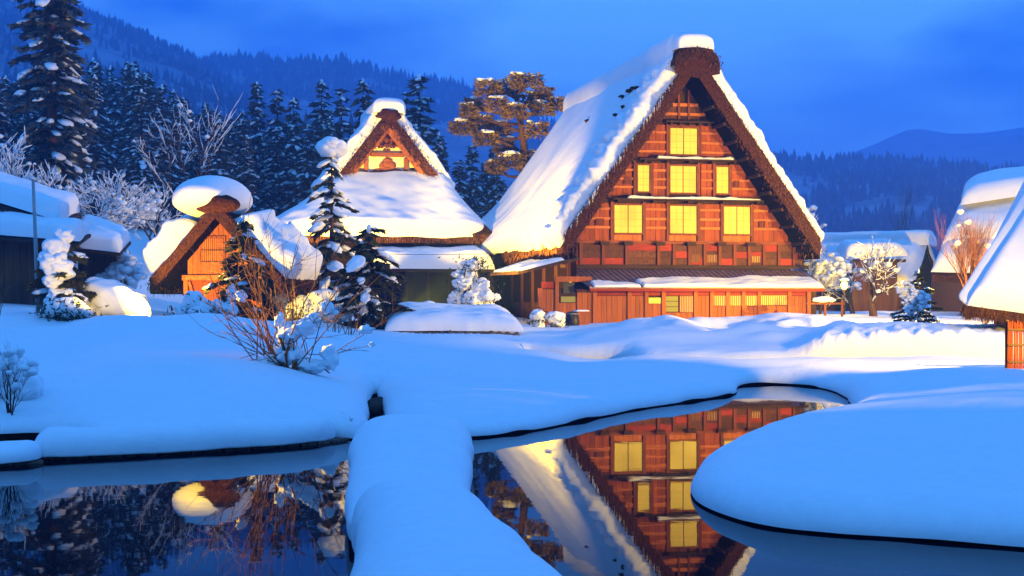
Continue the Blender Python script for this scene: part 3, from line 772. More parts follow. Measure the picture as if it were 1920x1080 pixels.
# gable wall: dark boarding behind, then posts, planks, battens
WV = OV + 0.22
def inner(u): return ZA - TH - SL * abs(u)
b = MB()
ub = 6.1
b.add([(-ub, WV + .06, -0.6), (ub, WV + .06, -0.6), (ub, WV + .06, inner(ub)), (0, WV + .06, inner(0)), (-ub, WV + .06, inner(ub)),
       (-ub, WV + .3, -0.6), (ub, WV + .3, -0.6), (ub, WV + .3, inner(ub)), (0, WV + .3, inner(0)), (-ub, WV + .3, inner(ub))],
      [(0, 1, 2), (0, 2, 3), (0, 3, 4), (5, 7, 6), (5, 8, 7), (5, 9, 8)])
b.build("gable_wall", M['dark_wood'], house, smooth=False)
def U(px, py=400, v=OV): return fac(px, py, v)[0]
def Wz(py, px=1283, v=OV): return fac(px, py, v)[1]
def planks(pxa, pxb, ya, yb, m_=None, n=None, name="plank"):
    """upright boards filling a bay, cut off under the roof"""
    ua, ub_ = U(pxa), U(pxb); za_, zb_ = Wz(yb), Wz(ya)
    n = n or max(1, round((ub_ - ua) / 0.27))
    for i in range(n):
        a = ua + (ub_ - ua) * i / n + 0.005; c = ua + (ub_ - ua) * (i + 1) / n - 0.005
        top = min(zb_, inner(min(abs(a), abs(c))) + 0.1)
        if top - za_ < 0.1: continue
        off = random.uniform(-.018, .018)
        pbox(name, house, m_ or M['plank'], a, c, WV - 0.04 + off, WV + .058, za_, top)
def rail(name, pxa, pxb, y0, y1, m_, proud=0.07, dep=0.06):
    za_, zb_ = Wz(y1), Wz(y0); ua, ub_ = U(pxa), U(pxb)
    lim = (ZA - TH - zb_) / SL - 0.03
    ua, ub_ = max(ua, -lim), min(ub_, lim)
    if ub_ - ua > 0.1: pbox(name, house, m_, ua, ub_, WV - 0.04 - proud, WV - 0.062, za_, zb_)
def post(px, y0, y1, w=0.18, m_=None):
    u = U(px); top = min(Wz(y0), inner(abs(u) + w / 2) - 0.02)
    if top > Wz(y1): pbox("post", house, m_ or M['post'], u - w / 2, u + w / 2, WV - 0.16, WV + 0.055, Wz(y1), top)
def window(x0, x1, y0, y1, leaves=2):
    ua, ub_, za_, zb_ = U(x0), U(x1), Wz(y1), Wz(y0)
    um, zm = (ua + ub_) / 2, (za_ + zb_) / 2
    f = MB(); t = 0.09
    f.box(ua - t, ua, -0.14, 0.03, za_ - t, zb_ + t); f.box(ub_, ub_ + t, -0.14, 0.03, za_ - t, zb_ + t)
    f.box(ua, ub_, -0.14, 0.03, zb_, zb_ + t); f.box(ua, ub_, -0.18, 0.03, za_ - t, za_)
    fr = f.build("window", M['post'], house, smooth=False, loc=(0, WV - 0.03, 0))
    for i in range(leaves):
        a = ua + (ub_ - ua) * i / leaves + (0.018 if i else 0); c = ua + (ub_ - ua) * (i + 1) / leaves - (0.018 if i < leaves - 1 else 0)
        o = pbox("pane", fr, M['pane'], a + 0.002, c - 0.002, -0.035 + 0.02 * (i % 2), 0.0, za_ + 0.002, zb_ - 0.002)
        g = MB()
        for q in range(1, 4): g.box(a, c, -0.048 + 0.02 * (i % 2), -0.036 + 0.02 * (i % 2), za_ + (zb_ - za_) * q / 4 - 0.011, za_ + (zb_ - za_) * q / 4 + 0.011)
        g.box((a + c) / 2 - .011, (a + c) / 2 + .011, -0.049 + 0.02 * (i % 2), -0.037 + 0.02 * (i % 2), za_, zb_)
        g.build("glazing_bar", M['glaze'], fr, smooth=False)
    if leaves == 2: pbox("mullion", fr, M['post'], um - 0.016, um + 0.016, -0.07, 0.01, za_ + .003, zb_ - .003)
M['glaze'] = mat("shoji_bar_glow", (0.5, 0.28, 0.08), 0.7, 0.1, (1.0, 0.42, 0.01), 0.5)  # bars get their own glow, standing for light through the paper
def vent(x0, x1, y0, y1, glow=True, n=6):
    ua, ub_, za_, zb_ = U(x0), U(x1), Wz(y1), Wz(y0)
    o = pbox("vent", house, M['vent_glow'] if glow else M['dark_wood'], ua, ub_, WV - 0.09, WV - 0.075, za_, zb_)
    for i in range(n):
        a = ua + (ub_ - ua) * (i + .5) / n
        pbox("vent_slat", house, M['post'], a - 0.025, a + 0.025, WV - 0.14, WV - 0.095, za_, zb_)
def ledge(x0, x1, y, snow=True, seed=0):
    ua, ub_, z = U(x0), U(x1), Wz(y)
    lim = (ZA - TH - z) / SL + 0.3
    ua, ub_ = max(ua, -lim), min(ub_, lim)
    pbox("ledge_board", house, M['dark_wood'], ua, ub_, WV - 0.62, WV - 0.07, z - 0.05, z + 0.02)
    for i in range(5):
        u = ua + 0.3 + (ub_ - ua - 0.6) * i / 4
        pbox("ledge_bracket", house, M['dark_wood'], u - 0.05, u + 0.05, WV - 0.55, WV - 0.07, z - 0.16, z - 0.053)
    if snow:
        snow_slab("ledge_snow", house, [(ua + .5, WV - 0.66, z + .023), (ub_ - .05, WV - 0.66, z + .023), (ub_ - .05, WV - 0.15, z + .023), (ua + .5, WV - 0.15, z + .023)],
                  0.13, 70, 10, seed=seed, rough=0.9, fr=1.5, er=0.12, jag=(.5, .4, .1, 0), jf=2)

# attic
rail("tie_beam", 1236, 1330, 193, 199, M['batten']); rail("tie_beam", 1236, 1330, 211, 216.5, M['batten'])
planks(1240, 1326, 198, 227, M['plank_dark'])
post(1274, 165, 228, 0.12); post(1292.5, 165, 228, 0.12)
ledge(1245, 1336, 229, False)
# fourth storey
planks(1180, 1251, 234, 296); planks(1316, 1390, 234, 296)
for y in (248.5, 267, 284.5):
    rail("batten", 1180, 1252, y - 2, y + 2, M['batten']); rail("batten", 1315, 1390, y - 2, y + 2, M['batten'])
rail("lintel", 1254, 1312, 233, 237, M['post'])
post(1252.5, 232, 297, .1); post(1314.5, 232, 297, .1)
window(1258, 1309, 240, 289)
ledge(1196, 1384, 300, True, 201)
# third storey
for a, c in ((1140, 1187), (1226, 1251), (1317, 1338), (1375, 1425)): planks(a, c, 306, 368)
for y in (320, 336.5, 352):
    for a, c in ((1140, 1190), (1226, 1252), (1316, 1338), (1374, 1425)): rail("batten", a, c, y - 2, y + 2, M['batten'])
for x in (1191, 1224, 1253, 1311.5, 1340, 1371.5): post(x, 305, 370, .13)
window(1197, 1219, 311, 360, 1); window(1258, 1307, 311, 361); window(1344.5, 1367.5, 311, 361, 1)
vent(1171, 1186, 334, 347, False, 6); vent(1376, 1388, 336, 349, False, 5)
ledge(1146, 1427, 375, True, 207)
# second storey
for a, c in ((1080, 1144), (1212, 1251), (1314, 1352), (1416, 1480)): planks(a, c, 382, 452)
for y in (393, 411, 427.5):
    for a, c in ((1080, 1146), (1211, 1252), (1314, 1353), (1415, 1480)): rail("batten", a, c, y - 2.2, y + 2.2, M['batten'])
for a, c in ((1153, 1206), (1257, 1308), (1358, 1409)): planks(a, c, 441, 452, M['batten'])
for x in (1148.5, 1209, 1253.5, 1311.5, 1354.5, 1412): post(x, 380, 453, .15)
window(1153, 1205.5, 386, 437.5); window(1257.5, 1308, 386, 437.5); window(1358.5, 1408.5, 386, 437.5)
vent(1118, 1134, 411, 424, False, 6); vent(1424, 1437, 412, 425, False, 5)
# first storey
rail("sill_beam", 1050, 1510, 452, 457.5, M['post'], 0.13)
lower_posts = [1090, 1132, 1176, 1236, 1265, 1294, 1323, 1351, 1379, 1406, 1434, 1462, 1490]
for x in lower_posts: post(x, 457.5, 497, .16)
for a, c in zip([1060] + lower_posts, lower_posts + [1515]):
    if c - a < 10: continue
    for k in range(3):      # lying boards
        y0, y1 = 458 + 13 * k, 458 + 13 * (k + 1) - 0.6
        ua, ub_ = U(a) + .085, U(c) - .085
        lim = (ZA - TH - Wz(y0)) / SL
        ua, ub_ = max(ua, -lim), min(ub_, lim)
        if ub_ - ua > .1:
            off = random.uniform(-.02, .02)
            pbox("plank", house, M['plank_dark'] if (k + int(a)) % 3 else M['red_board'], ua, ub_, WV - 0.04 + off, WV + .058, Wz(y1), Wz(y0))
for x in (1132, 1176, 1236, 1294, 1351, 1406):
    u = U(x); pbox("bracket", house, M['dark_wood'], u - 0.24, u + 0.24, WV - 0.5, WV - 0.17, Wz(461), Wz(454.5))
vent(1299, 1315, 477, 491, True, 6); vent(1326, 1347, 477, 491, True, 7); vent(1412, 1428, 479, 491, True, 5)
rail("foot_beam", 1052, 1520, 497, 503, M['dark_wood'], 0.25)

# purlin ends that carry the overhang on the right and left
for sg in (-1, 1):
    for k in range(9):
        u = sg * (1.1 + k * 0.62); z = inner(u) - 0.05
        pbox("purlin", house, M['dark_wood'], u - .07, u + .07, 0.35, WV - .1, z - .16, z - .02)

# --- porch: sheet roof with snow, board front below
PV0, PV1 = -1.75, OV - 0.1          # depth of eave and back of the porch roof
a0, zt = fac(1066, 505, PV1); a1, _ = fac(1507, 505, PV1)
e0, ze = fac(1106, 541, PV0); e1, ze1 = fac(1547, 536, PV0)
ze = (ze + ze1) / 2 + 0.02; zt = zt
pr = MB(); n_seam = 46
PB = np.array([[(e0 + (e1 - e0) * i / n_seam, PV0, ze) for i in range(n_seam + 1)], [(a0 + (a1 - a0) * i / n_seam, PV1, zt) for i in range(n_seam + 1)]])
pr.shell(PB - np.array((0, 0, 0.09)), PB)
for i in range(n_seam + 1):
    pr.tube([PB[0, i] + (0, 0, .012), PB[1, i] + (0, 0, .012)], 0.022, 4)
porch = pr.build("porch_roof", M['porch_roof'], house, smooth=False)
pbox("fascia", house, M['red_board'], e0 + .02, e1 - .02, PV0 + .02, PV0 + .07, ze - .22, ze - .095)
def on_porch(s, t, lift=0.01):   # s along, t 0 eave .. 1 top
    return PB[0, 0] * (1 - s) * (1 - t) + PB[0, -1] * s * (1 - t) + PB[1, 0] * (1 - s) * t + PB[1, -1] * s * t + np.array((0, 0, lift))
snow_slab("porch_snow", house, [on_porch(0.2, -0.05), on_porch(1.0, -0.06), on_porch(0.985, 0.66), on_porch(0.2, 0.4)], 0.15, 190, 36, seed=301, rough=0.8, fr=0.7, er=0.14,
          jag=(.5, .1, .05, .55), jf=0.8)
snow_slab("porch_snow", house, [on_porch(0.01, -0.05), on_porch(0.215, -0.05), on_porch(0.205, 0.14), on_porch(0.02, 0.3)], 0.1, 60, 16, seed=305, rough=0.9, fr=1.2, er=0.1, jag=(.05, .1, .04, .4), jf=1.6)
FV = -0.75                           # plane of the porch front
def fu(px, py=565): return fac(px, py, FV)[0]
def fz(py, px=1280): return fac(px, py, FV)[1]
pb_ = MB(); pb_.box(fu(1011), fu(1532), FV + .1, FV + .2, -1.0, fz(541)); pb_.build("porch_wall", M['dark_wood'], house, smooth=False)
front_posts = [1013, 1115, 1180, 1212, 1244, 1304, 1334.5, 1364.5, 1394, 1423.5, 1480, 1516]
for x in front_posts: pbox("porch_post", house, M['door_wood'], fu(x) - .1, fu(x) + .1, FV - .06, FV + .098, -1.0, fz(541))
def fpanel(name, m_, xa, xb, ya, yb, off=0.0, dep=0.05):
    return pbox(name, house, m_, fu(xa), fu(xb), FV + .03 + off, FV + .03 + off + dep, fz(yb), fz(ya))
def fboards(xa, xb, ya, yb, n):
    for i in range(n):
        fpanel("board", M['door_wood'], xa + (xb - xa) * i / n + .25, xa + (xb - xa) * (i + 1) / n - .25, ya, yb, random.uniform(-.008, .008))
for a, c in zip(front_posts[1:], front_posts[2:]):
    fpanel("header_board", M['red_board'], a + 3.2, c - 3.2, 541.5, 554)
for a, c, n in ((1118, 1177, 6), (1183, 1209, 3), (1215, 1241, 3), (1307, 1332, 3)):
    ya = 555 if a not in (1215,) else 569.5
    fboards(a, c, ya, 612, n)
fpanel("lit_panel", M['lime'], 1216.5, 1240, 558, 569)
fpanel("note_board", M['batten'], 1226, 1232, 541.8, 546, -0.06)
for k in range(3): fpanel("olive_panel", M['olive'], 1248, 1272, 555.5 + 10 * k, 564.5 + 10 * k)
fpanel("door_sill", M['door_wood'], 1247, 1302, 586, 612)
def lattice(xa, xb, ya, yb, n):
    o = fpanel("lattice_window", M['paper'], xa, xb, ya, yb)
    for i in range(n + 1):
        x = xa + (xb - xa) * i / n
        pbox("lattice_bar", house, M['batten'], fu(x) - .02, fu(x) + .02, FV - .01, FV + .028, fz(yb), fz(ya))
    pbox("lattice_rail", house, M['post'], fu(xa), fu(xb), FV - .015, FV + .026, fz(yb) - .05, fz(yb)); pbox("lattice_rail", house, M['post'], fu(xa), fu(xb), FV - .015, FV + .026, fz(ya), fz(ya) + .05)
lattice(1275, 1300.5, 555.5, 585, 8)
for a in (1337.5, 1367.5, 1397): lattice(a, a + 24, 554.5, 573, 7); fboards(a - .5, a + 24.5, 575, 612, 3)
lattice(1427, 1476, 553.5, 572, 14); fboards(1427, 1477, 574, 612, 5)
fboards(1483.5, 1513, 555, 612, 4)
# left end of the front with its small dark window
fpanel("header_board", M['red_board'], 1016, 1040, 529, 541); 
for a, c in ((1016, 1042), (1082, 1112)): fboards(a, c, 543, 620, 3)
fboards(1046, 1080, 568, 620, 4)
fpanel("dark_pane", M['black'], 1056, 1077, 530, 550, -.03); fpanel("lit_panel", M['olive'], 1052, 1079, 556, 566.5)
pbox("porch_post", house, M['door_wood'], fu(1044) - .09, fu(1044) + .09, FV - .06, FV + .098, -1, fz(520))
fboards(1047, 1110, 519, 529, 6)
# gable-ended lean-to on the left with a strip of snow
q0, qz0 = fac(972, 509, -1.3); q1, qz1 = fac(1088, 482, -1.3)
lr = MB(); A = np.array([[(q0, -1.3, qz0), (q1, -1.3, qz1)], [(q0, 5.5, qz0 + .05), (q1, 5.5, qz1 + .05)]]); lr.shell(A - np.array((0, 0, .14)), A)
lr.build("lean_to_roof", M['dark_wood'], house, smooth=False)
snow_slab("lean_to_snow", house, [A[0, 0] + (.1, .05, .01), A[0, 1] + (-.6, .05, -.1), A[1, 1] + (-.6, 0, -.1), A[1, 0] + (.1, 0, .01)], 0.16, 40, 30, seed=311, rough=.6, fr=.8, er=.14, jag=(.1, .5, .1, .1))
# flank under the left eave, its shade put into near-black colours
lw0 = fac(1011, 560, FV)[0]
fl = MB(); fl.box(-6.2, -6.0, 0.5, 21, -1.2, inner(6.0) + 1.0); fl.build("flank_wall", M['thatch_and_shade'], house, smooth=False)
for k in range(8):
    v = 1.0 + k * 2.6; pbox("flank_post", house, M['edge_and_shade'], -6.34, -6.2, v - .09, v + .09, -1.2, inner(6.1) + .9)
for k in range(5):
    pbox("flank_board", house, M['edge_and_shade'], -6.26, -6.203, 1.2 + 2.6 * k, 3.4 + 2.6 * k, -1.2, 0.9)
pbox("flank_window", house, M['paper'], -6.25, -6.203, 0.62, 0.9, 0.6, 2.0)
# icicles under the left snow edge and right eave
ic = MB(); r_ = np.random.default_rng(9)
for k in range(150):
    u = -r_.uniform(1.2, 6.8); L_ = r_.uniform(.12, .4); z = ZA - SL * abs(u) + .02
    p = np.array((u, r_.uniform(-.06, .1), z + r_.uniform(-.05, .1))); ic.tube([p, p - (0, 0, L_ * .6), p - (0, 0, L_)], [.035, .02, .004], 4)
for k in range(70):
    u = 6.75 + r_.uniform(-.5, .15); L_ = r_.uniform(.15, .5); z = ZA - SL * abs(u) - TH * .5
    p = np.array((u, r_.uniform(-.1, 3), z)); ic.tube([p, p - (0, 0, L_)], [.03, .004], 4)
o = ic.build("icicle_row", M['snow_roof'], house); o['kind'] = 'stuff'

# ------------------------------------------------------------------ temple-style house behind, left
TD = 86.0
tx, tz0 = (735 - 960) / FPX * TD, 1.2
temple = thing("temple_house", "thatched house with carved white gable between the hut and the farmhouse", "house", (tx, TD, tz0), R(13))
def tl(px, py, v=0.0):
    a = R(13); c, s_ = math.cos(a), math.sin(a)
    dx = (px - 960) / FPX
    t = (v + c * TD - s_ * tx) / (c - s_ * dx)
    x, y = t * dx, t
    return c * (x - tx) + s_ * (y - TD), CAMH + (HZ - py) / FPX * t - tz0
uA, zA_ = tl(730, 208)
gw = 3.55; gs = (zA_ - tl(830, 352)[1]) / gw
gable = thing  # noqa
TZ = zA_
def thatch_at(parent, cx, W, za, sl, th, v0, v1, seed):
    o = thatch_gable(parent, W, za, sl, th, v0, v1, seed=seed, rows=18, nv=12, amp=0.08)
    o.location.x = cx; return o
tr = thatch_at(temple, uA, gw, TZ, gs, 0.95, 0, 6.5, 21)
for sg in (-1, 1):
    straw_fringe(tr, [(sg * .3, -0.02, TZ - gs * .3 - .4), (sg * gw, -0.02, TZ - gs * gw - .45)], 1600, 0.2, (0, -0.3, -.8), 61 + sg, spread=0.25)
    snow_slab("roof_snow", temple, [(uA + sg * 0.2, -.05, TZ - gs * .2 + .1), (uA + sg * .2, 6.6, TZ - gs * .2 + .1), (uA + sg * (gw + .35), 6.6, TZ - gs * (gw + .35) + .05), (uA + sg * (gw + .35), -.05, TZ - gs * (gw + .35) + .05)],
              0.62, 60, 80, seed=401 + sg, rough=.5, fr=.7, er=.35, jag=(.45, .2, 0, .2), lump=.18, jf=1.3)
ridge_cap(temple, 1.0, TZ - 0.05, -0.35, 6.7, 0.85, 17, n=40).location.x = uA
b = MB(); b.blob((uA - .05, -.2, TZ - .25), (.75, .4, .35), lev=2, amp=.4, seed=4); b.build("ridge_roll", M['thatch'], temple)
# bargeboards, beams, plaster and carved ornament of the gable
GV = 0.75
ax_, az_ = tl(725.5, 236, 0.1)
for sg, ex, ey in ((-1, 650, 336), (1, 812, 348)):
    eu, ez = tl(ex, ey, 0.1)
    bar("bargeboard", temple, M['gable_wood'], (ax_, 0.1, az_), (eu, 0.1, ez), 0.14, 0.46)
bu0, bz = tl(660, 331, GV); bu1, _ = tl(800, 335, GV)
bar("tie_beam", temple, M['gable_wood'], (bu0, GV - .2, bz), (bu1, GV - .2, tl(800, 337, GV)[1]), 0.2, 0.33)
c0, cz = tl(693, 290, GV); c1, _ = tl(757, 290, GV)
bar("collar_beam", temple, M['gable_wood'], (c0, GV - .2, cz), (c1, GV - .2, cz), 0.2, 0.24)
for x in (685, 760):
    u, z = tl(x, 312, GV); bar("strut", temple, M['gable_wood'], (u, GV - .2, tl(x, 327, GV)[1]), (u, GV - .2, tl(x, 298, GV)[1]), 0.2, 0.22)
pl = MB(); g0 = tl(662, 328, GV); g1 = tl(796, 332, GV); gt = tl(726, 246, GV)
pl.add([(g0[0], GV, g0[1]), (g1[0], GV, g1[1]), (gt[0], GV, gt[1]), (g0[0], GV + .2, g0[1]), (g1[0], GV + .2, g1[1]), (gt[0], GV + .2, gt[1])], [(0, 1, 2), (3, 5, 4)], [(0, 3, 4, 1)])
pl.build("plaster_panel", M['plaster'], temple, smooth=False)
up = MB(); k0, k1, kt = tl(700, 276, GV), tl(752, 276, GV), tl(726, 240, GV)
up.add([(k0[0], GV - .1, k0[1]), (k1[0], GV - .1, k1[1]), (kt[0], GV - .1, kt[1]), (k0[0], GV - .03, k0[1]), (k1[0], GV - .03, k1[1]), (kt[0], GV - .03, kt[1])], [(0, 1, 2), (3, 5, 4)])
up.build("gable_board", M['gable_wood'], temple, smooth=False)
orn = MB()     # carved frog-leg strut with rounded clouds, and the pendant above
for x, y, rx, rz in ((726, 318, 15, 9), (726, 309, 12, 10), (726, 301, 9, 5), (709, 322, 11, 6), (743, 322, 11, 6), (698, 325, 7, 4), (754, 325, 7, 4), (716, 311, 6, 7), (736, 311, 6, 7)):
    u, z = tl(x, y, GV); orn.blob((u, GV - .08, z), (rx / 31, .12, rz / 31), lev=2, amp=.12, seed=int(x))
orn.build("carving", M['gable_wood'], temple)
pen = MB()
for x, y, rr in ((725, 262, 6), (725, 272, 4.5), (716, 274, 4), (734, 274, 4), (722, 281, 3.5), (729, 281, 3.5), (711, 276, 2.6), (739, 276, 2.6)):
    u, z = tl(x, y, 0.2); pen.blob((u, .25, z), (rr / 31, .1, rr / 31), lev=1, amp=.1, seed=int(x))
pen.build("gable_pendant", M['post'], temple)
for x in (668, 773):
    u, z = tl(x, 317, GV); pbox("vent_hole", temple, M['black'], u - .14, u + .14, GV - .03, GV + .02, z - .07, z + .07)
for k in range(5):
    u, z = tl(668 + 33 * k, 341 + 2.4 * k, GV - .5); pbox("rafter_end", temple, M['dark_wood'], u - .28, u + .28, GV - .9, GV + .1, z - .13, z + .1)
# broad hipped skirt under the gable: thatch edge below, deep snow above
EV = -5.2
el, er_, ezz = tl(505, 446, EV)[0], tl(925, 446, EV)[0], tl(790, 441, EV)[1]
gl, gr_, gzz = tl(640, 345, .3)[0], tl(838, 352, .3)[0], tl(740, 348, .3)[1]
bk = 9.5
sk = MB()
ring = lambda l, r2, f, k, z: [(l, f, z), (r2, f, z), (r2, k, z), (l, k, z)]
r0 = ring(el, er_, EV, bk + 5, ezz - .45); r1 = ring(el - .05, er_ + .05, EV - .05, bk + 5, ezz + .12); r2 = ring(gl, gr_, .35, bk, gzz)
Vv = np.array(r0 + r1 + r2)
sk.add(Vv, None, [(0, 1, 5, 4), (1, 2, 6, 5), (2, 3, 7, 6), (3, 0, 4, 7), (4, 5, 9, 8), (5, 6, 10, 9), (6, 7, 11, 10), (7, 4, 8, 11), (3, 2, 1, 0)])
skirt = sk.build("skirt_thatch", M['edge_and_shade'], temple, smooth=False)
straw_fringe(skirt, [(el, EV - .05, ezz - .15), (er_, EV - .05, ezz - .15)], 1200, .22, (0, -.2, -1), 71, spread=.1)
def face(a, b_, c, d): return [np.array(a), np.array(b_), np.array(c), np.array(d)]
def sag_slab(name, parent, cs, T, seed, sag, **kw): return snow_slab(name, parent, cs, T, seed=seed, **kw)
# front, left and right snow of the skirt as one rounded shell
def skirt_snow():
    th = np.linspace(0, 1, 260); n = 40
    # path round: left-back, left-front, right-front, right-back with rounded corners
    def loop(l, r_2, f, k, rad):
        pts = []
        pts += [(l, k + (f + rad - k) * t) for t in np.linspace(0, 1, 50)]
        pts += [(l + rad - rad * math.cos(a), f + rad - rad * math.sin(a)) for a in np.linspace(0, math.pi / 2, 30)[1:]]
        pts += [(l + rad + (r_2 - l - 2 * rad) * t, f) for t in np.linspace(0, 1, 100)[1:]]
        pts += [(r_2 - rad + rad * math.sin(a), f + rad - rad * math.cos(a)) for a in np.linspace(0, math.pi / 2, 30)[1:]]
        pts += [(r_2, f + rad + (k - f - rad) * t) for t in np.linspace(0, 1, 50)[1:]]
        return np.array(pts)
    lo = loop(el - .15, er_ + .15, EV - .2, bk + 4, 2.2); hi = loop(gl + .2, gr_ - .2, .35, bk, .35)
    t = np.linspace(0, 1, n)[None, :, None]
    XY = lo[:, None, :] * (1 - t) + hi[:, None, :] * t
    tt = t[..., 0]
    Z = ezz - .1 + (gzz - ezz + .1) * (tt ** 1.15) + .12 * fbm(np.dstack([XY * .5, 0 * XY[..., :1]]), 95, 2) * np.exp(-tt / .1)
    Bm = np.dstack([XY, np.broadcast_to(Z, XY.shape[:2])])
    prof = np.sqrt(np.clip(1 - (1 - np.clip(tt / .12, 0, 1)) ** 2, 0, 1))
    th_ = .75 * prof * (1 + .25 * fbm(Bm * .45, 91, 3)) + .02
    Tp = Bm + np.dstack([np.zeros(Bm.shape[:2] + (1,)), -0.25 * th_[..., None], th_[..., None]])
    b = MB(); b.shell(Bm, Tp); return b.build("skirt_snow", M['snow_roof'], temple)
skirt_snow()
tw = MB(); tw.box(el + 1.2, er_ - 1.2, EV + 1.2, bk + 4, -1.0, ezz - .3); tw.build("wall", M['thatch_and_shade'], temple, smooth=False)  # near-black wall: shade under the skirt put into its colour
# lower lean-to roof with thick snow in front
l0, lz = tl(690, 505, EV - 2.5); l1, _ = tl(930, 500, EV - 2.5)
pbox("lean_to_roof", temple, M['dark_wood'], l0, l1, EV - 2.5, EV + 1.1, lz - .12, lz + .02)
snow_slab("lean_to_snow", temple, [(l0, EV - 2.7, lz + .03), (l1, EV - 2.7, lz + .03), (l1, EV + .9, lz + .5), (l0, EV + .9, lz + .5)], 1.0, 90, 30, seed=431, rough=.25, fr=.5, er=.8, jag=(.1, .1, .15, 0))
tw2 = MB(); tw2.box(l0 + .3, l1 - .3, EV - 1.6, EV + 1.0, -1, lz - .13); tw2.build("lower_wall", M['thatch_and_shade'], temple, smooth=False)  # shade below the lean-to put into the wall and post colours
for k in range(6): pbox("post", temple, M['edge_and_shade'], l0 + 1 + k * 1.2, l0 + 1.16 + k * 1.2, EV - 1.75, EV - 1.61, -1, lz - .13)

# ------------------------------------------------------------------ the little hut on the left
HD = 54.0
hx = (405 - 960) / FPX * HD
hz0 = 1.0
hut = thing("hut", "small thatched hut with huge rounded snow cap and lit plank wall", "hut", (hx, HD, hz0), R(-9))
def hl(px, py, v=0.0):
    a = R(-9); c, s_ = math.cos(a), math.sin(a); dx = (px - 960) / FPX
    t = (v + c * HD - s_ * hx) / (c - s_ * dx); x, y = t * dx, t
    return c * (x - hx) + s_ * (y - HD), CAMH + (HZ - py) / FPX * t - hz0
hA, hZ = hl(404, 378); hW = 2.62; hsl = (hZ - hl(276, 524)[1]) / hW * 0.98
ht = thatch_at(hut, hA, hW, hZ, hsl, 0.62, 0, 4.2, 33)
for sg in (-1, 1):
    straw_fringe(ht, [(0, -0.02, hZ - .25), (sg * hW, -0.02, hZ - hsl * hW - .3)], 1500, .1, (0, -.45, -.7), 81 + sg, spread=.1, w=.014)
    straw_fringe(ht, [(sg * hW, 0, hZ - hsl * hW - .3), (sg * hW, 4.2, hZ - hsl * hW - .3)], 600, .2, (0, 0, -1), 83 + sg, spread=.14, w=.02)
b = MB(); b.blob((hA, 0.1, hZ - .12), (.95, .4, .42), lev=3, amp=.12, seed=3, flat=.2); b.build("ridge_roll", M['thatch'], hut)
cap_ = MB(); cc = hl(399, 378, 1.4); v_, f_ = ICO[3]
w_ = v_.copy(); d_ = 1 + .05 * fbm(v_ * 1.4 + 7, 3, 2)
w_ = w_ * d_[:, None] * (1.5, 1.9, 0.98); w_[:, 2] = np.where(w_[:, 2] < 0, w_[:, 2] * .72, w_[:, 2])
cap_.add(w_ + (cc[0], 1.45, cc[1] + .02), f_); cap_.build("snow_cap", M['snow_roof'], hut)
snow_slab("roof_snow", hut, [(hA - .85, .35, hZ - hsl * .85), (hA - .85, 4.3, hZ - hsl * .85), (hA - hW - .15, 4.3, hZ - hsl * (hW + .15)), (hA - hW - .15, .35, hZ - hsl * (hW + .15))],
          1.15, 50, 60, seed=501, rough=.45, fr=.8, er=.6, jag=(.3, .1, 0, .15), lump=.35)
snow_slab("roof_snow", hut, [(hA + .6, .1, hZ - hsl * .6), (hA + .6, 4.3, hZ - hsl * .6), (hA + hW + .15, 4.3, hZ - hsl * (hW + .15)), (hA + hW + .15, .1, hZ - hsl * (hW + .15))],
          0.85, 50, 60, seed=503, rough=.55, fr=.7, er=.6, jag=(.3, .1, 0, .3), lump=.35)
HV = 0.85
def hin(u): return hZ - .62 - hsl * abs(u - hA)
hb0, _ = hl(352, 500, HV); hb1 = 2 * hA - hb0
hw_ = MB(); hw_.add([(hb0, HV + .08, -.6), (hb1, HV + .08, -.6), (hb1, HV + .08, hin(hb1)), (hA, HV + .08, hin(hA)), (hb0, HV + .08, hin(hb0)),
                     (hb0, 4, -.6), (hb1, 4, -.6), (hb1, 4, hin(hb1)), (hA, 4, hin(hA)), (hb0, 4, hin(hb0))], [(0, 1, 2), (0, 2, 3), (0, 3, 4), (5, 7, 6), (5, 8, 7), (5, 9, 8)],
                    [(0, 4, 9, 5), (1, 6, 7, 2)])
hw_.build("wall", M['dark_wood'], hut, smooth=False)
wz = hl(400, 516, HV)[1]
nb = 14
for i in range(nb):
    a = hb0 + (hb1 - hb0) * i / nb + .006; c = hb0 + (hb1 - hb0) * (i + 1) / nb - .006
    top = hin(a if abs(a - hA) < abs(c - hA) else c) + .08
    if top > wz: pbox("plank", hut, M['door_wood'], a, c, HV + random.uniform(-.012, .012), HV + .078, wz, top)
pbox("cross_beam", hut, M['door_wood'], hb0 - .15, hb1 + .15, HV - .22, HV - .014, wz - .2, wz)
for i in range(nb):
    a = hb0 + (hb1 - hb0) * i / nb + .006; c = hb0 + (hb1 - hb0) * (i + 1) / nb - .006
    pbox("plank", hut, M['plank'], a, c, HV + .01, HV + .078, -.6, wz - .205)
pbox("corner_post", hut, M['door_wood'], hb0 - .1, hb0 + .06, HV - .18, HV - .014, -.6, wz - .205); pbox("corner_post", hut, M['door_wood'], hb1 - .06, hb1 + .1, HV - .18, HV - .014, -.6, wz - .205)
bar("brace", hut, M['door_wood'], (hb0 + .1, HV - .1, wz - .25), (hb0 + .45, HV - .1, wz - 1.3), .08, .1)
d0, dz1 = hl(378, 450, HV); d1, dz0 = hl(421, 512, HV)
fr_ = MB()
fr_.box(d0 - .06, d0, -.06, 0, dz0, dz1 + .14); fr_.box(d1, d1 + .06, -.06, 0, dz0, dz1 + .14); fr_.box(d0, d1, -.06, 0, dz1 + .06, dz1 + .14)
door = fr_.build("lattice_door", M['post'], hut, smooth=False, loc=(0, HV - .015, 0))
zz = np.linspace(dz0, dz1 + .05, 4)
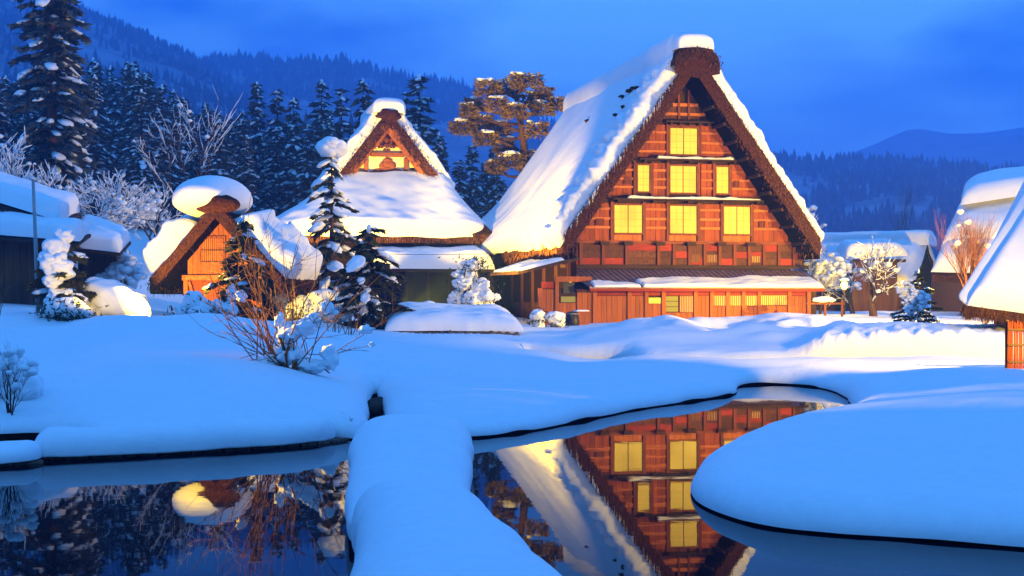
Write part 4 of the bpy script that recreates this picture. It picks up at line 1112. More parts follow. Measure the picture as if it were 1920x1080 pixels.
pbox("door_panel", door, M['door_wood'], d0, d1, -.03, .0, zz[0], zz[1] - .01)
pbox("door_back", door, M['batten'], d0, d1, -.02, .0, zz[1], zz[3])
for i in range(11):
    x = d0 + (d1 - d0) * (i + .5) / 11; pbox("door_slat", door, M['post'], x - .014, x + .014, -.05, -.022, zz[1], zz[3])
for z in zz[1:3]: pbox("door_rail", door, M['dark_wood'], d0, d1, -.062, -.052, z - .018, z + .018)

# ------------------------------------------------------------------ barn at the far left, shed
LD = 58.0
barn = thing("barn", "dark wooden barn under two snow decks at the left edge", "barn", ((-60 - 960) / FPX * LD, LD, 1.0), R(6))
def bl(px, py, D=LD): 
    p = P(px, py, D); a = R(6); x, y = p[0] - barn.location.x, p[1] - barn.location.y
    return np.array((math.cos(a) * x + math.sin(a) * y, -math.sin(a) * x + math.cos(a) * y, p[2] - 1.0))
p0 = bl(-180, 320); p1 = bl(118, 412)
snow_slab("roof_snow", barn, [p0 + (0, -.6, -.1), p1 + (0, -.6, -.1), p1 + (-.2, 5, .6), p0 + (0, 5, .6)], .7, 70, 40, seed=601, rough=.25, fr=.5, er=.45, jag=(0, .15, .15, 0))
ub_m = MB(); A = np.array([[p0 + (0, -.5, -.18), p1 + (0, -.5, -.18)], [p0 + (0, 5, .5), p1 + (-.2, 5, .5)]]); ub_m.shell(A - np.array((0, 0, .18)), A); ub_m.build("upper_roof", M['dark_wood'], barn, smooth=False)
p2 = bl(-180, 425, 55.5); p3 = bl(150, 452, 55.5)
snow_slab("lower_snow", barn, [p2 + (0, 0, -.05), p3 + (0, 0, -.05), p3 + (0, 2.8, .45), p2 + (0, 2.8, .45)], .62, 70, 30, seed=603, rough=.35, fr=.6, er=.45, jag=(0, .2, .3, 0))
lm = MB(); A = np.array([[p2 + (0, .1, -.1), p3 + (-.1, .1, -.1)], [p2 + (0, 2.8, .4), p3 + (-.1, 2.8, .4)]]); lm.shell(A - np.array((0, 0, .12)), A); lm.build("lower_roof", M['dark_wood'], barn, smooth=False)
bw0, bw1 = p2[0], bl(78, 500, 56.5)[0]
bwm = MB(); bwm.box(bw0, bw1 - .1, p2[1] + 1.2, p2[1] + 6, -.6, 3.6); bwm.build("wall", M['dark_wood'], barn, smooth=False)
for i in range(16):
    a = bw1 - .1 - i * .3; pbox("plank", barn, M['plank_dark'], a - .29, a - .005, p2[1] + 1.14 + random.uniform(-.01, .01), p2[1] + 1.198, -.6, p2[2] - .22)
shed = thing("shed", "low shed with pointed snow roof behind the leaning snowy conifer", "shed", G(190, 62), R(0))
s0 = P(120, 462, 61) - np.array(shed.location); s1 = P(228, 474, 61) - np.array(shed.location)
snow_slab("roof_snow", shed, [s0 + (0, -.3, 0), s1 + (0, -.3, 0), s1 + (-.4, 3, .7), s0 + (0, 3, 1.2)], .6, 50, 30, seed=611, rough=.2, fr=.5, er=.4)
sm = MB(); A = np.array([[s0 + (0, -.2, -.03), s1 + (0, -.2, -.03)], [s0 + (0, 3, 1.1), s1 + (-.4, 3, .6)]]); sm.shell(A - np.array((0, 0, .12)), A); sm.build("roof", M['dark_wood'], shed, smooth=False)
pbox("wall", shed, M['plank_dark'], s0[0] + .2, s1[0] - .7, .3, 3, -1, s0[2] - .1)
for i in range(4): pbox("post", shed, M['dark_wood'], s0[0] + .3 + i * .5, s0[0] + .4 + i * .5, .18, .29, -1, s0[2] - .12)
pole = thing("utility_pole", "thin grey metal pole beside the snow-topped conifer", "pole", G(72, 50))
pt = P(62, 335, 50) - np.array(pole.location)
b = MB(); b.tube([(0, 0, -.5), (pt[0] * .5, 0, pt[2] * .5), (pt[0], 0, pt[2])], [.075, .07, .055], 8); b.build("shaft", M['metal'], pole)
b = MB(); b.blob((pt[0], 0, pt[2] + .02), (.08, .08, .05), lev=1, amp=0); b.build("snow_tip", M['snow_tree'], pole)
def wire(label, a, b_, sag):
    a, b_ = np.array(a), np.array(b_); t = np.linspace(0, 1, 24)[:, None]
    pts = a * (1 - t) + b_ * t; pts[:, 2] -= sag * (4 * t * (1 - t))[:, 0]
    m = MB(); m.tube(pts, .012, 4); tag(m.build("overhead_cable", M['black']), label, "cable")
wire("thin cable running from the hill to the hut roof", P(146, 385, 60), P(345, 418, 55), .15)
wire("thin dark cable crossing before the temple lean-to snow", P(420, 455, 56), P(1000, 471, 69), .3)

# ------------------------------------------------------------------ houses at the right
def gable_house(label, cx, D, rot, W, L, zr, ze, base, snowT, seed, lower=None):
    h = thing("snowy_house", label, "house", ((cx - 960) / FPX * D, D, base), rot)
    sl2 = (zr - ze) / W
    thatch_gable(h, W, zr, sl2, .55, 0, L, seed=seed, rows=10, nv=10)
    for sg in (-1, 1):
        snow_slab("roof_snow", h, [(sg * .15, -.2, zr - sl2 * .15), (sg * .15, L + .2, zr - sl2 * .15), (sg * (W + .4), L + .2, zr - sl2 * (W + .4)), (sg * (W + .4), -.2, zr - sl2 * (W + .4))],
                  snowT, 50, 50, seed=seed + sg, rough=.35, fr=.5, er=.6, jag=(.2, .1, 0, .2), lump=.15)
    wm_ = MB(); wi = W - .6; zi = zr - .6 - sl2 * wi
    wm_.add([(-wi, .8, -1.5), (wi, .8, -1.5), (wi, .8, zi), (0, .8, zr - .6), (-wi, .8, zi)], [(0, 1, 2), (0, 2, 3), (0, 3, 4)])
    wm_.box(-wi, wi, .81, L - .5, -1.5, zi); wm_.build("wall", M['plank_dark'], h, smooth=False)
    for x in (-.4, .4): bar("gable_strut", h, M['post'], (x * W * .8, .7, zi), (0, .7, zr - .7), .1, .12)
    bar("gable_beam", h, M['post'], (-wi, .68, zi + .4), (wi, .68, zi + .4), .12, .14)
    return h
fh = gable_house("far thatched house with brown gable under a long overhanging snow deck", 1738, 98, R(58), 3.6, 7.5, 4.6, 1.6, 1.2, .9, 701)
ridge_cap(fh, 1.2, 4.55, -.4, 7.9, 1.0, 71, n=40)
# second, lower snow deck of that house
ld = thing("snow_deck", "lower rounded snow-laden roof left of the brown gable", "roof", ((1640 - 960) / FPX * 92, 92, 1.2))
q = [P(1582, 486, 92), P(1702, 480, 92)]
loc_ = np.array(ld.location)
snow_slab("roof_snow", ld, [q[0] - loc_ + (0, -.5, 0), q[1] - loc_ + (0, -.5, 0), q[1] - loc_ + (-.2, 3.4, .6), q[0] - loc_ + (.2, 3.4, .6)], .85, 60, 40, seed=711, rough=.2, fr=.5, er=.7, jag=(.1, .1, .15, .1))
pbox("roof_edge", ld, M['dark_wood'], q[0][0] - loc_[0] + .2, q[1][0] - loc_[0] - .2, -.3, 3, q[0][2] - loc_[2] - .2, q[0][2] - loc_[2])
pbox("wall", ld, M['plank_dark'], q[0][0] - loc_[0] + .6, q[1][0] - loc_[0] - .6, .3, 3, -1.5, q[0][2] - loc_[2] - .2)
# large snow-buried house at the right edge
bh = thing("snowy_house", "tall house buried in layered snow drifts behind the bare tree at right", "house", ((1900 - 960) / FPX * 84, 84, 1.2), R(0))
o_ = np.array(bh.location)
def layer(pts, T, seed, er=.8, **k): return snow_slab("roof_snow", bh, [P(*p) - o_ for p in pts], T, 70, 50, seed=seed, rough=.3, fr=.4, er=er, **k)
layer([(1800, 385, 82), (2150, 330, 80), (2150, 300, 88), (1806, 358, 88)], 1.0, 721, er=1.2)
layer([(1764, 462, 81), (2150, 440, 78), (2150, 345, 84), (1800, 384, 85)], 1.05, 723, er=1.3)
layer([(1745, 510, 80), (2150, 520, 76), (2150, 440, 80), (1770, 452, 82)], .9, 725, er=1.0)
hwm = MB(); 
pA, pB = P(1775, 500, 82.5) - o_, P(2150, 380, 90) - o_
hwm.box(pA[0] + 2.2, pB[0], 2.5, 9, -1.5, pA[2] - .2); hwm.build("wall", M['plank_dark'], bh, smooth=False)
rf = MB(); A = np.array([[P(1750, 512, 80.3) - o_, P(2150, 522, 76.3) - o_], [P(1806, 362, 88.5) - o_, P(2150, 303, 88.5) - o_]]); rf.shell(A - np.array((0, -.1, .5)), A - np.array((0, -.1, .1))); rf.build("thatched_roof", M['thatch'], bh, smooth=False)

# near thatched roof at the right edge
ND = 40.0
nh = thing("thatched_shelter", "low thatched shelter with smooth snow slope at the right edge", "shelter", ((1990 - 960) / FPX * ND, ND, .85))
on = np.array(nh.location)
def np_(px, py, D): return P(px, py, D) - on
e0_, e1_ = np_(1812, 573, 40.5), np_(2260, 640, 38)
t0_, t1_ = np_(1950, 358, 44), np_(2260, 300, 43)
tm = MB(); k = np.linspace(0, 1, 60)[:, None]
top = e0_ * (1 - k) + e1_ * k; bot = top - (0, -.25, .28); back = np_(1950, 352, 47) * (1 - k) + np_(2260, 330, 46) * k
rg = t0_ * (1 - k) + t1_ * k
bot[:, 2] += .05 * fbm(bot * 2.4, 5, 3)
Gd = np.stack([back * (1, 1, 0) + (0, 0, e0_[2] - .3), bot + (0, .8, .02), bot, top, rg]); tm.grid(Gd, True)
eb = np_(1826, 573, 45.5)
tm.add([e0_, e0_ - (0, -.25, .28), eb - (0, 0, .28), eb, t0_, np_(1945, 335, 47)], None, [(0, 3, 5, 4), (0, 1, 2, 3)])
tm.build("thatched_roof", M['thatch'], nh, smooth=False)
straw_fringe(nh, [e0_ - (0, .02, .06), e1_ - (0, .02, .06)], 5000, .28, (0, -.15, -1), 91, spread=.05, w=.014)
straw_fringe(nh, [e0_ - (.02, 0, .06), eb - (.02, 0, .06)], 1500, .28, (-.1, 0, -1), 93, spread=.05, w=.014)
snow_slab("roof_snow", nh, [e0_ + (-.05, -.08, .0), e1_ + (0, -.08, 0), t1_, t0_], .5, 80, 70, seed=731, rough=.14, fr=.5, er=.4, jag=(.06, 0, .06, 0))
snow_slab("roof_snow", nh, [eb, e0_ + (0, 0, 0), t0_, np_(1945, 335, 47)], .35, 40, 50, seed=733, rough=.14, fr=.5, er=.3)
pp = np_(1898, 600, 40.4)
pbox("post", nh, M['dark_wood'], pp[0] - .07, pp[0] + .07, pp[1] - .07, pp[1] + .07, -1.0, e0_[2] - .1)
pbox("post", nh, M['dark_wood'], pp[0] + 2.5, pp[0] + 2.64, pp[1] - 1.3, pp[1] - 1.16, -1.0, e0_[2] - .2)
pbox("back_wall", nh, M['plank_dark'], pp[0] + .9, pp[0] + 5, pp[1] + 4, pp[1] + 4.2, -1.0, e0_[2])
pbox("bracket", nh, M['dark_wood'], pp[0] + .15, pp[0] + .6, pp[1] - .05, pp[1] + .05, pp[2] - .34, pp[2] - .3)
# reed screen
rs = thing("reed_fence", "upright reddish reed fence at the right edge of the bank", "fence", G(1925, 29.5))
r_ = np.random.default_rng(4); zb = 0
fx0 = (1889 - 960) / FPX * 29.5 - rs.location.x
m1 = MB()
for i in range(70):
    x = fx0 + i * .028; h = .96 + r_.uniform(-.04, .05); m1.tube([(x, r_.uniform(-.02, .02), -.4), (x + r_.uniform(-.01, .01), r_.uniform(-.02, .02), h)], .015, 5)
o = m1.build("reeds", M['reed'], rs); o['kind'] = 'stuff'
for z in (.15, .5, .82): pbox("rail", rs, M['dark_wood'], fx0, fx0 + 1.98, -.05, -.028, z - .02, z + .02)
pbox("post", rs, M['dark_wood'], fx0 - .02, fx0 + .05, .03, .1, -.4, 1.02); pbox("post", rs, M['dark_wood'], fx0 + 1.8, fx0 + 1.87, .03, .1, -.4, 1.02)

# ------------------------------------------------------------------ footbridge buried in snow
fbz = thing("footbridge", "stone slab footbridge under thick snow crossing the pond", "bridge", (-.8, 10, 0))
def loft(name, rows, parent, seed, off):
    """rows: D, left, right, top"""
    rows = np.array(rows, float); Dn = np.linspace(rows[0, 0], rows[-1, 0], 110)
    l, r2, tp = [np.interp(Dn, rows[:, 0], rows[:, i]) for i in (1, 2, 3)]
    for _ in range(3):
        for a in (l, r2, tp): a[1:-1] = (a[:-2] + a[1:-1] * 2 + a[2:]) / 4
    e = np.minimum(Dn - Dn[0], Dn[-1] - Dn); ef = np.sqrt(np.clip(1 - (1 - np.clip(e / .55, 0, 1)) ** 2, 0, 1))
    an = np.linspace(-.35, math.pi + .35, 56)
    c, h = (l + r2) / 2, (r2 - l) / 2 * (.55 + .45 * ef)
    zb_ = .2
    cs = np.sign(np.cos(an)) * np.abs(np.cos(an)) ** .75; sn_ = np.sign(np.sin(an)) * np.abs(np.sin(an)) ** .8
    X = c[:, None] + h[:, None] * cs[None, :]
    Z = zb_ + np.where(sn_ > 0, (tp - zb_)[:, None] * (.25 + .75 * ef)[:, None] * sn_[None, :], .25 * sn_[None, :])
    Gd = np.stack([X, np.broadcast_to(Dn[:, None], X.shape), Z], -1)
    Gd = Gd + (.035 * fbm(Gd * 1.1, seed, 2) + .01 * fbm(Gd * 4, seed + 3, 2))[..., None] * np.array((1, 0, 1))
    Gd = Gd - np.array(off)
    b = MB(); b.grid(Gd, True)
    for row, fl_ in ((Gd[0], True), (Gd[-1], False)):
        k_ = np.linspace(0, 1, 6)[:, None, None]; cen = row.mean(0)
        b.grid(row[None] * (1 - k_) + cen * k_, fl_)
    bt = np.stack([Gd[:, 0], Gd[:, -1]], 1); b.grid(bt)
    return b.build(name, M['snow'], parent)
off = (-.8, 10, 0)
loft("snow_cover", [(5, -.95, .75, .6), (7.5, -.93, .45, .61), (9, -1.02, .15, .62), (10.2, -1.14, -.07, .64), (11.5, -1.3, -.3, .62)], fbz, 3, off)
loft("snow_cover", [(10.9, -1.26, -.36, .36), (13, -1.52, -.38, .43), (15, -1.72, -.42, .5), (16.5, -1.9, -.46, .52), (17.6, -1.98, -.5, .54), (18.9, -2.0, -.58, .5)], fbz, 9, off)
for (D0_, D1_, x0, x1, sk_) in ((5, 11.1, -.9, .05, -.2), (10.9, 19.4, -1.15, -.65, -.9)):
    b = MB(); A = np.array([[(x0 if D0_ > 6 else -.8, D0_, .17), (x1 if D0_ > 6 else .5, D0_, .17)], [(x0 + sk_ * .6, D1_, .17), (x1 + sk_ * .3, D1_, .17)]]) - np.array(off)
    b.shell(A - np.array((0, 0, .12)), A); b.build("slab", M['stone'], fbz, smooth=False)
for D_, x in ((7.4, -.3), (11.0, -.72), (15.2, -1.05)):
    b = MB(); b.blob((x + .8, D_ - 10, -.05), (.32, .3, .3), lev=2, amp=.25, seed=int(D_)); b.build("pier", M['stone'], fbz)

# low stone kerb with its own roll of snow along the left shore
def kerb(label, path, e1, ns, hgt=.33):
    kb = thing("stone_kerb", label, "kerb", P(path[0][0], 858, path[0][1]) * (1, 1, 0))
    ko = np.array(kb.location)
    kp = np.array([[(px - 960) / FPX * D, D] for px, D in path])
    tt_ = np.linspace(0, 1, 170); ti_ = np.linspace(0, 1, len(kp)); kx, ky = np.interp(tt_, ti_, kp[:, 0]), np.interp(tt_, ti_, kp[:, 1])
    for _ in range(30):
        kx[1:-1] = (kx[:-2] + kx[2:] + 2 * kx[1:-1]) / 4; ky[1:-1] = (ky[:-2] + ky[2:] + 2 * ky[1:-1]) / 4
    ef = np.sqrt(np.clip(1 - (1 - np.clip(np.minimum(tt_ / .1, (1 - tt_) / e1), 0, 1)) ** 2, 0, 1))
    an = np.linspace(-.3, math.pi + .3, 36); hw, hh = .42 * (.3 + .7 * ef), hgt * (.25 + .75 * ef)
    hh = hh * (1 + .14 * fbm(np.stack([kx * .7, ky, 0 * kx], -1), 5, 2))
    cs_, sn2 = np.cos(an), np.sin(an)
    KG = np.stack([kx[:, None] + 0 * cs_, (ky + .42)[:, None] - hw[:, None] * cs_ * 1.0, .055 + hh[:, None] * np.where(sn2 > 0, sn2 ** .8, .15 * sn2)], -1)
    KG[..., 0] += hw[:, None] * cs_ * .12
    KG = KG + .012 * fbm(KG * 3, 9, 2)[..., None] * np.array((0, 1, 1)) - ko
    b = MB(); b.grid(KG); b.grid(np.stack([KG[:, -1], KG[:, 0]], 1))
    for row, f_ in ((KG[0], False), (KG[-1], True)):
        k_ = np.linspace(0, 1, 5)[:, None, None]; b.grid(row[None] * (1 - k_) + row.mean(0) * k_, f_)
    b.build("snow_cover", M['snow'], kb)
    for i in range(ns):
        k = int(3 + i * 163 / ns); k2 = int(3 + (i + 1) * 163 / ns) - 1
        a = np.array((kx[k], ky[k] + .42, .0)) - ko; c = np.array((kx[k2], ky[k2] + .42, .0)) - ko
        bar("kerb_stone", kb, M['stone'], tuple(a), tuple(c), .5, .08)
kerb("long low kerb under a smooth roll of snow along the left pond edge", [(44, 17.35), (100, 17.45), (250, 17.85), (400, 18.4), (520, 18.9), (590, 19.35), (622, 19.75)], .35, 14)
kerb("short snow-covered kerb piece cut by the left picture edge", [(-330, 15.9), (-150, 16.4), (-40, 16.7), (58, 17.0)], .12, 5, .2)

# ------------------------------------------------------------------ vegetation
def leaf_tris(b, C, Dr_, L, W, r):
    n = len(C); sd = np.cross(Dr_, r.normal(0, 1, (n, 3))); sd /= np.linalg.norm(sd, axis=1, keepdims=True) + 1e-9
    b.tris(np.stack([C - sd * W[:, None], C + sd * W[:, None], C + Dr_ * L[:, None]], 1))

def conifer(H, Rb, seed, levels=22, per=6, droop=.35, shape=.85, leaf=.3, nleaf=9, snow=1.0, lump=.28, lev=1, t0=.06, top_cap=0.0, needle='needle', lean=0.0):
    r = np.random.default_rng(seed)
    tb, cb, sb = MB(), MB(), MB()
    tb.tube([(0, 0, -.3), (lean * H * .3, 0, H * .5), (lean * H, 0, H * .97)], [H * .017 + .03, H * .011 + .02, .015], 6)
    az = 0
    for i in range(levels):
        t = t0 + (1 - t0) * (i + r.uniform(-.6, .6)) / levels; t = min(max(t, t0 * .7), .985)
        rr = Rb * (1 - t) ** shape * (1 if t > .12 else .8) + .04 * Rb
        for k in range(max(3, int(per * (1 - .4 * t)))):
            az += 2.39996 + r.uniform(-.4, .4)
            ln = rr * r.choice([r.uniform(.4, .8), r.uniform(.8, 1.2)]); d = np.array((math.cos(az), math.sin(az), 0))
            o = np.array((lean * H * t, 0, H * t + r.uniform(-1, 1) * H / levels * .6))
            dr = droop * r.uniform(.6, 1.3)
            def pt(s): return o[None] + d[None] * (ln * s)[:, None] + np.array((0, 0, 1.0))[None] * (ln * (.12 * s - dr * s * s))[:, None]
            nn = max(4, int(nleaf * ln / Rb * 2.2))
            s = r.uniform(.05, 1, nn) ** .8; C = pt(s)
            side = np.array((-d[1], d[0], 0)) * np.where(r.random(nn) < .5, -1, 1)[:, None]
            Dv = d[None] * r.uniform(.3, .9, nn)[:, None] + side * r.uniform(.2, 1, nn)[:, None] + np.array((0, 0, 1.0)) * r.uniform(-.75, .1, nn)[:, None]
            Dv /= np.linalg.norm(Dv, axis=1, keepdims=True)
            leaf_tris(cb, C, Dv, leaf * r.uniform(.6, 1.4, nn), leaf * r.uniform(.22, .42, nn), r)
            # twig
            if r.random() < .5: cb.tube(pt(np.linspace(0, .95, 3)), [.012 * Rb + .006, .01, .004], 3, False)
            if r.random() < snow:
                for s_ in ([r.uniform(.45, .95)] if ln < lump * 3 else [r.uniform(.3, .6), r.uniform(.7, .98)]):
                    if r.random() > .85: continue
                    c = pt(np.array([s_]))[0]; q = lump * r.uniform(.55, 1.25) * (0.6 + .4 * min(1, ln / Rb * 1.4))
                    dd = d + np.array((0, 0, .12 - 2 * dr * s_)); dd /= np.linalg.norm(dd)
                    sd = np.array((-d[1], d[0], 0)); up_ = np.cross(dd, sd); 
                    if up_[2] < 0: up_ = -up_
                    sb.blob(c + np.array((0, 0, q * .28)), (q * r.uniform(.8, 1.9), q * r.uniform(.5, .95), q * r.uniform(.35, .6)), np.stack([dd, sd, up_], 1), lev, .42, int(r.integers(1e6)), .4)
    if top_cap: 
        for k in range(4): sb.blob((lean * H + r.uniform(-.35, .35) * top_cap, r.uniform(-.35, .35) * top_cap, H * .97 + r.uniform(0, .3) * top_cap), (top_cap * .75, top_cap * .75, top_cap * .5), lev=2, amp=.3, seed=k + seed)
    else: sb.blob((lean * H, 0, H * .98), (lump * .4, lump * .4, lump * .7), lev=1, amp=.2, seed=seed)
    return tb, cb, sb
def plant_conifer(name, label, cat, loc, rotz, args, group=None, needle='needle', snow_m='snow_tree'):
    t = thing(name, label, cat, loc, rotz, group)
    tb, cb, sb = conifer(**args)
    tb.build("trunk", M['bark'], t); cb.build("crown", M[needle], t, smooth=False); sb.build("snow", M[snow_m], t)
    return t

# --- forest of tall conifers on the left hillside: six kinds of tree, copied
protos = []
for k in range(6):
    H = 15.0; 
    pr_ = plant_conifer("forest_conifer", "snow-flecked dark conifer in the forest on the left hillside", "conifer", (0, 0, 0), 0,
        dict(H=H, Rb=[2.2, 1.8, 2.9, 2.0, 2.4, 1.6][k], seed=900 + k, levels=30, per=7, droop=.45, shape=[.75, .6, .8, .65, .7, .55][k], leaf=.55, nleaf=16, snow=.92, lump=.29, lev=1, t0=.04),
        "conifers in the forest on the left hillside", needle='needle_dark')
    protos.append([pr_, False])
def put_conifer(px, D, H, kind, rot, ws=1.0, label=None, group=None):
    p = G(px, D, -.3)
    pr_, used = protos[kind]; s_ = H / 15.0
    if not used:
        protos[kind][1] = True; o = pr_; o.location = p; o.rotation_euler = (0, 0, rot); o.scale = (s_ * ws, s_ * ws, s_)
    else: o = dup(pr_, p, rot, (s_ * ws, s_ * ws, s_))
    o['label'] = label or 'snow-flecked dark conifer in the forest on the left hillside'
    if group is None: group = 'conifers in the forest on the left hillside'
    if True:
        if group: o['group'] = group
        elif 'group' in o: del o['group']
    return o
rf_ = np.random.default_rng(77)
hero = [(482, 150, 118, 0), (520, 168, 114, 1), (551, 182, 110, 3), (603, 146, 118, 2), (640, 168, 112, 1), (681, 146, 120, 3), (760, 172, 125, 5), (786, 136, 112, 2), (885, 265, 112, 4), (925, 275, 116, 0)]
hero_l = ["leftmost of the pointed conifers left of the slender spruce's tip", "second pointed conifer from the left in the row before the ridge", "shorter pointed conifer just left of the slender spruce",
          "pointed conifer rising above the round snow ball of the slender spruce", "conifer between two taller ones left of the temple gable", "tall conifer nearest the left shoulder of the temple gable",
          "conifer top peeping over the snowy temple ridge", "broad tall conifer standing right behind the temple gable", "small blue conifer below the garden pine", "blue conifer half hidden by the big roof under the garden pine"]
for (px, top, D, kd), hl_ in zip(hero, hero_l):
    p = G(px, D); put_conifer(px, D, (CAMH + (HZ - top) / FPX * D) - p[2] + .3, kd, rf_.uniform(0, 6), 1.0 if px != 786 else 1.25, hl_, '')
sky_px = [-200, 0, 60, 150, 200, 260, 300, 350, 420, 450, 480, 560, 600, 640, 690, 740, 790, 830, 870, 930, 1000]
sky_py = [80, 110, 120, 95, 85, 98, 120, 170, 185, 200, 180, 205, 180, 190, 180, 195, 175, 220, 280, 285, 300]
cnt = 0
while cnt < 285:
    px = rf_.uniform(-160, 480) if cnt < 228 else rf_.uniform(430, 960)
    D = rf_.uniform(92, 190) if px < 480 else rf_.uniform(100, 150)
    D = D if px > 250 or D > 100 else D + 15
    p = G(px, D); top = np.interp(px, sky_px, sky_py) + abs(rf_.normal(0, 60)) + rf_.uniform(0, 25)
    H = (CAMH + (HZ - top) / FPX * D) - p[2]
    H = min(max(H, 6.0), 27.0)
    put_conifer(px, D, H, int(rf_.integers(0, 6)), rf_.uniform(0, 6.28), rf_.uniform(.8, 1.15) * min(1.25, (16.0 / H) ** .35)); cnt += 1

# --- single conifers
x, y, z = G(97, 80)
plant_conifer("tall_cedar", "tallest snow-clumped cedar rising past the top left of the picture", "conifer", (x, y, z - .3), 1.0,
    dict(H=19.5 + 3, Rb=2.25, seed=41, levels=52, per=10, droop=.4, shape=.33, leaf=.5, nleaf=30, snow=.42, lump=.36, lev=1, t0=.05), needle='needle_dark')
x, y, z = G(622, 60)
plant_conifer("spruce", "slender spruce with a round snow ball on its tip before the temple roof", "conifer", (x, y, z - .2), .3,
    dict(H=2 + (560 - 262) * 60 / FPX - z, Rb=2.1, seed=43, levels=17, per=6, droop=.5, shape=.95, leaf=.3, nleaf=46, snow=.9, lump=.34, lev=2, t0=.05, top_cap=.7))
x, y, z = G(455, 51)
plant_conifer("spruce", "dark spruce leaning on the right side of the little hut", "conifer", (x, y, z - .2), 1.3,
    dict(H=2 + (560 - 395) * 51 / FPX - z, Rb=1.55, seed=47, levels=17, per=7, droop=.45, shape=.8, leaf=.26, nleaf=60, snow=.25, lump=.2, lev=2, t0=.04))
x, y, z = G(692, 54)
plant_conifer("bushy_conifer", "wide bushy conifer with yellow-lit snow right of the bare twigs", "conifer", (x, y, z - .2), .2,
    dict(H=2 + (560 - 415) * 54 / FPX - z, Rb=2.0, seed=53, levels=13, per=8, droop=.35, shape=.6, leaf=.28, nleaf=64, snow=.28, lump=.28, lev=2, t0=.05))
x, y, z = G(545, 62)
plant_conifer("spruce", "low shaded spruce between the hut and the slender spruce", "conifer", (x, y, z - .2), .9,
    dict(H=2 + (560 - 410) * 62 / FPX - z, Rb=1.7, seed=59, levels=14, per=6, droop=.4, shape=.8, leaf=.28, nleaf=40, snow=.55, lump=.28, lev=1, t0=.05))
x, y, z = G(118, 50)
lc = plant_conifer("leaning_conifer", "yellow-lit conifer loaded with lumps of snow beside the grey pole", "conifer", (x, y, z - .2), .5,
    dict(H=2 + (560 - 432) * 50 / FPX - z, Rb=1.25, seed=61, levels=13, per=7, droop=.25, shape=.45, leaf=.24, nleaf=50, snow=.2, lump=.2, lev=2, t0=.05))
lb = MB()
for dx, zz_, s_ in ((-.35, 2.55, .45), (-.5, 2.15, .42), (-.25, 1.75, .5), (-.45, 1.35, .36), (-.1, 2.95, .34), (-.2, .75, .5), (.3, .6, .4), (-.35, 2.0, .5)):
    lb.blob((dx, -.55, zz_), (s_, s_ * .8, s_ * .75), lev=3, amp=.3, seed=int(zz_ * 50), freq=2.2)
lb.build("snow_load", M['snow_tree'], lc)
x, y, z = G(1722, 52)
plant_conifer("young_spruce", "young spruce behind the snow-wrapped shrub on the right bank", "conifer", (x, y, z - .1), .4,
    dict(H=2 + (560 - 500) * 52 / FPX - z, Rb=.95, seed=63, levels=12, per=6, droop=.2, shape=.5, leaf=.16, nleaf=34, snow=.55, lump=.11, lev=1, t0=.05))

# --- garden pine lit from below
PD = 95.0
x, y, z = G(985, PD)
pine = thing("garden_pine", "cloud-pruned golden-lit pine with snow pads beside the farmhouse roof", "pine", (x, y, z))
o_ = np.array((x, y, z))
def pp_(px, py, dy=0): return P(px, py, PD) + np.array((0, dy, 0)) - o_
tb = MB(); tb.tube([(0, 0, -.3), pp_(990, 420), pp_(986, 340), pp_(982, 270), pp_(976, 225), pp_(968, 185), pp_(985, 150)], [.42, .34, .28, .24, .2, .14, .06], 8)
pads = [(987, 145, 52, 0), (952, 152, 34, 1.2), (915, 160, 42, -.6), (890, 185, 30, .8), (930, 192, 34, -1.2), (868, 233, 42, -.3), (900, 218, 38, .9), (965, 205, 42, -1.4), (1016, 196, 38, 0), (1045, 186, 26, .6),
        (912, 254, 38, -.8), (944, 264, 36, .7), (958, 297, 46, -.6), (930, 305, 30, .6), (1006, 238, 34, -1), (1020, 165, 28, .9), (995, 285, 30, 1), (880, 205, 26, -1.2), (1000, 175, 36, 1.3), (935, 230, 40, 1.2)]
cb, sb = MB(), MB(); r = np.random.default_rng(15)
for i, (px, py, w, dy) in enumerate(pads):
    c = pp_(px, py, dy); wr = w / 28.0 * .6
    t_ = np.linspace(0, 1, 5)[:, None]; a = pp_(980 + (px - 980) * .1, min(py + 28, 330), 0)
    mid = a * (1 - t_) + (c - (0, 0, .25)) * t_; mid[:, 2] += .3 * np.sin(t_[:, 0] * 3.1) * (-1 if i % 2 else .4)
    tb.tube(mid, np.linspace(.12, .04, 5), 5)
    n = int(420 * wr); th_ = r.uniform(0, 6.28, n); ra = np.sqrt(r.random(n)) * wr
    C = c + np.stack([np.cos(th_) * ra, np.sin(th_) * ra * .9, r.uniform(-.75, .15, n)], 1)
    Dv = np.stack([np.cos(th_), np.sin(th_), r.uniform(-.5, .7, n)], 1) + r.normal(0, .5, (n, 3)); Dv /= np.linalg.norm(Dv, axis=1, keepdims=True)
    leaf_tris(cb, C, Dv, r.uniform(.2, .42, n), r.uniform(.05, .11, n), r)
    for k in range(int(5 + wr * 4)):
        a2 = r.uniform(0, 6.28); q = r.uniform(.25, .85) * wr * .55
        rr = r.uniform(0, .75) * wr
        if r.random() < (.85 if py < 200 else .55): sb.blob(c + (math.cos(a2) * rr, math.sin(a2) * rr, .16 + r.uniform(-.1, .12)), (q, q * .85, q * .42), lev=2, amp=.35, seed=i * 20 + k, flat=.5, freq=2)
tb.build("trunk", M['bark'], pine); cb.build("crown", M['needle_pine'], pine, smooth=False); sb.build("snow", M['snow_tree'], pine)

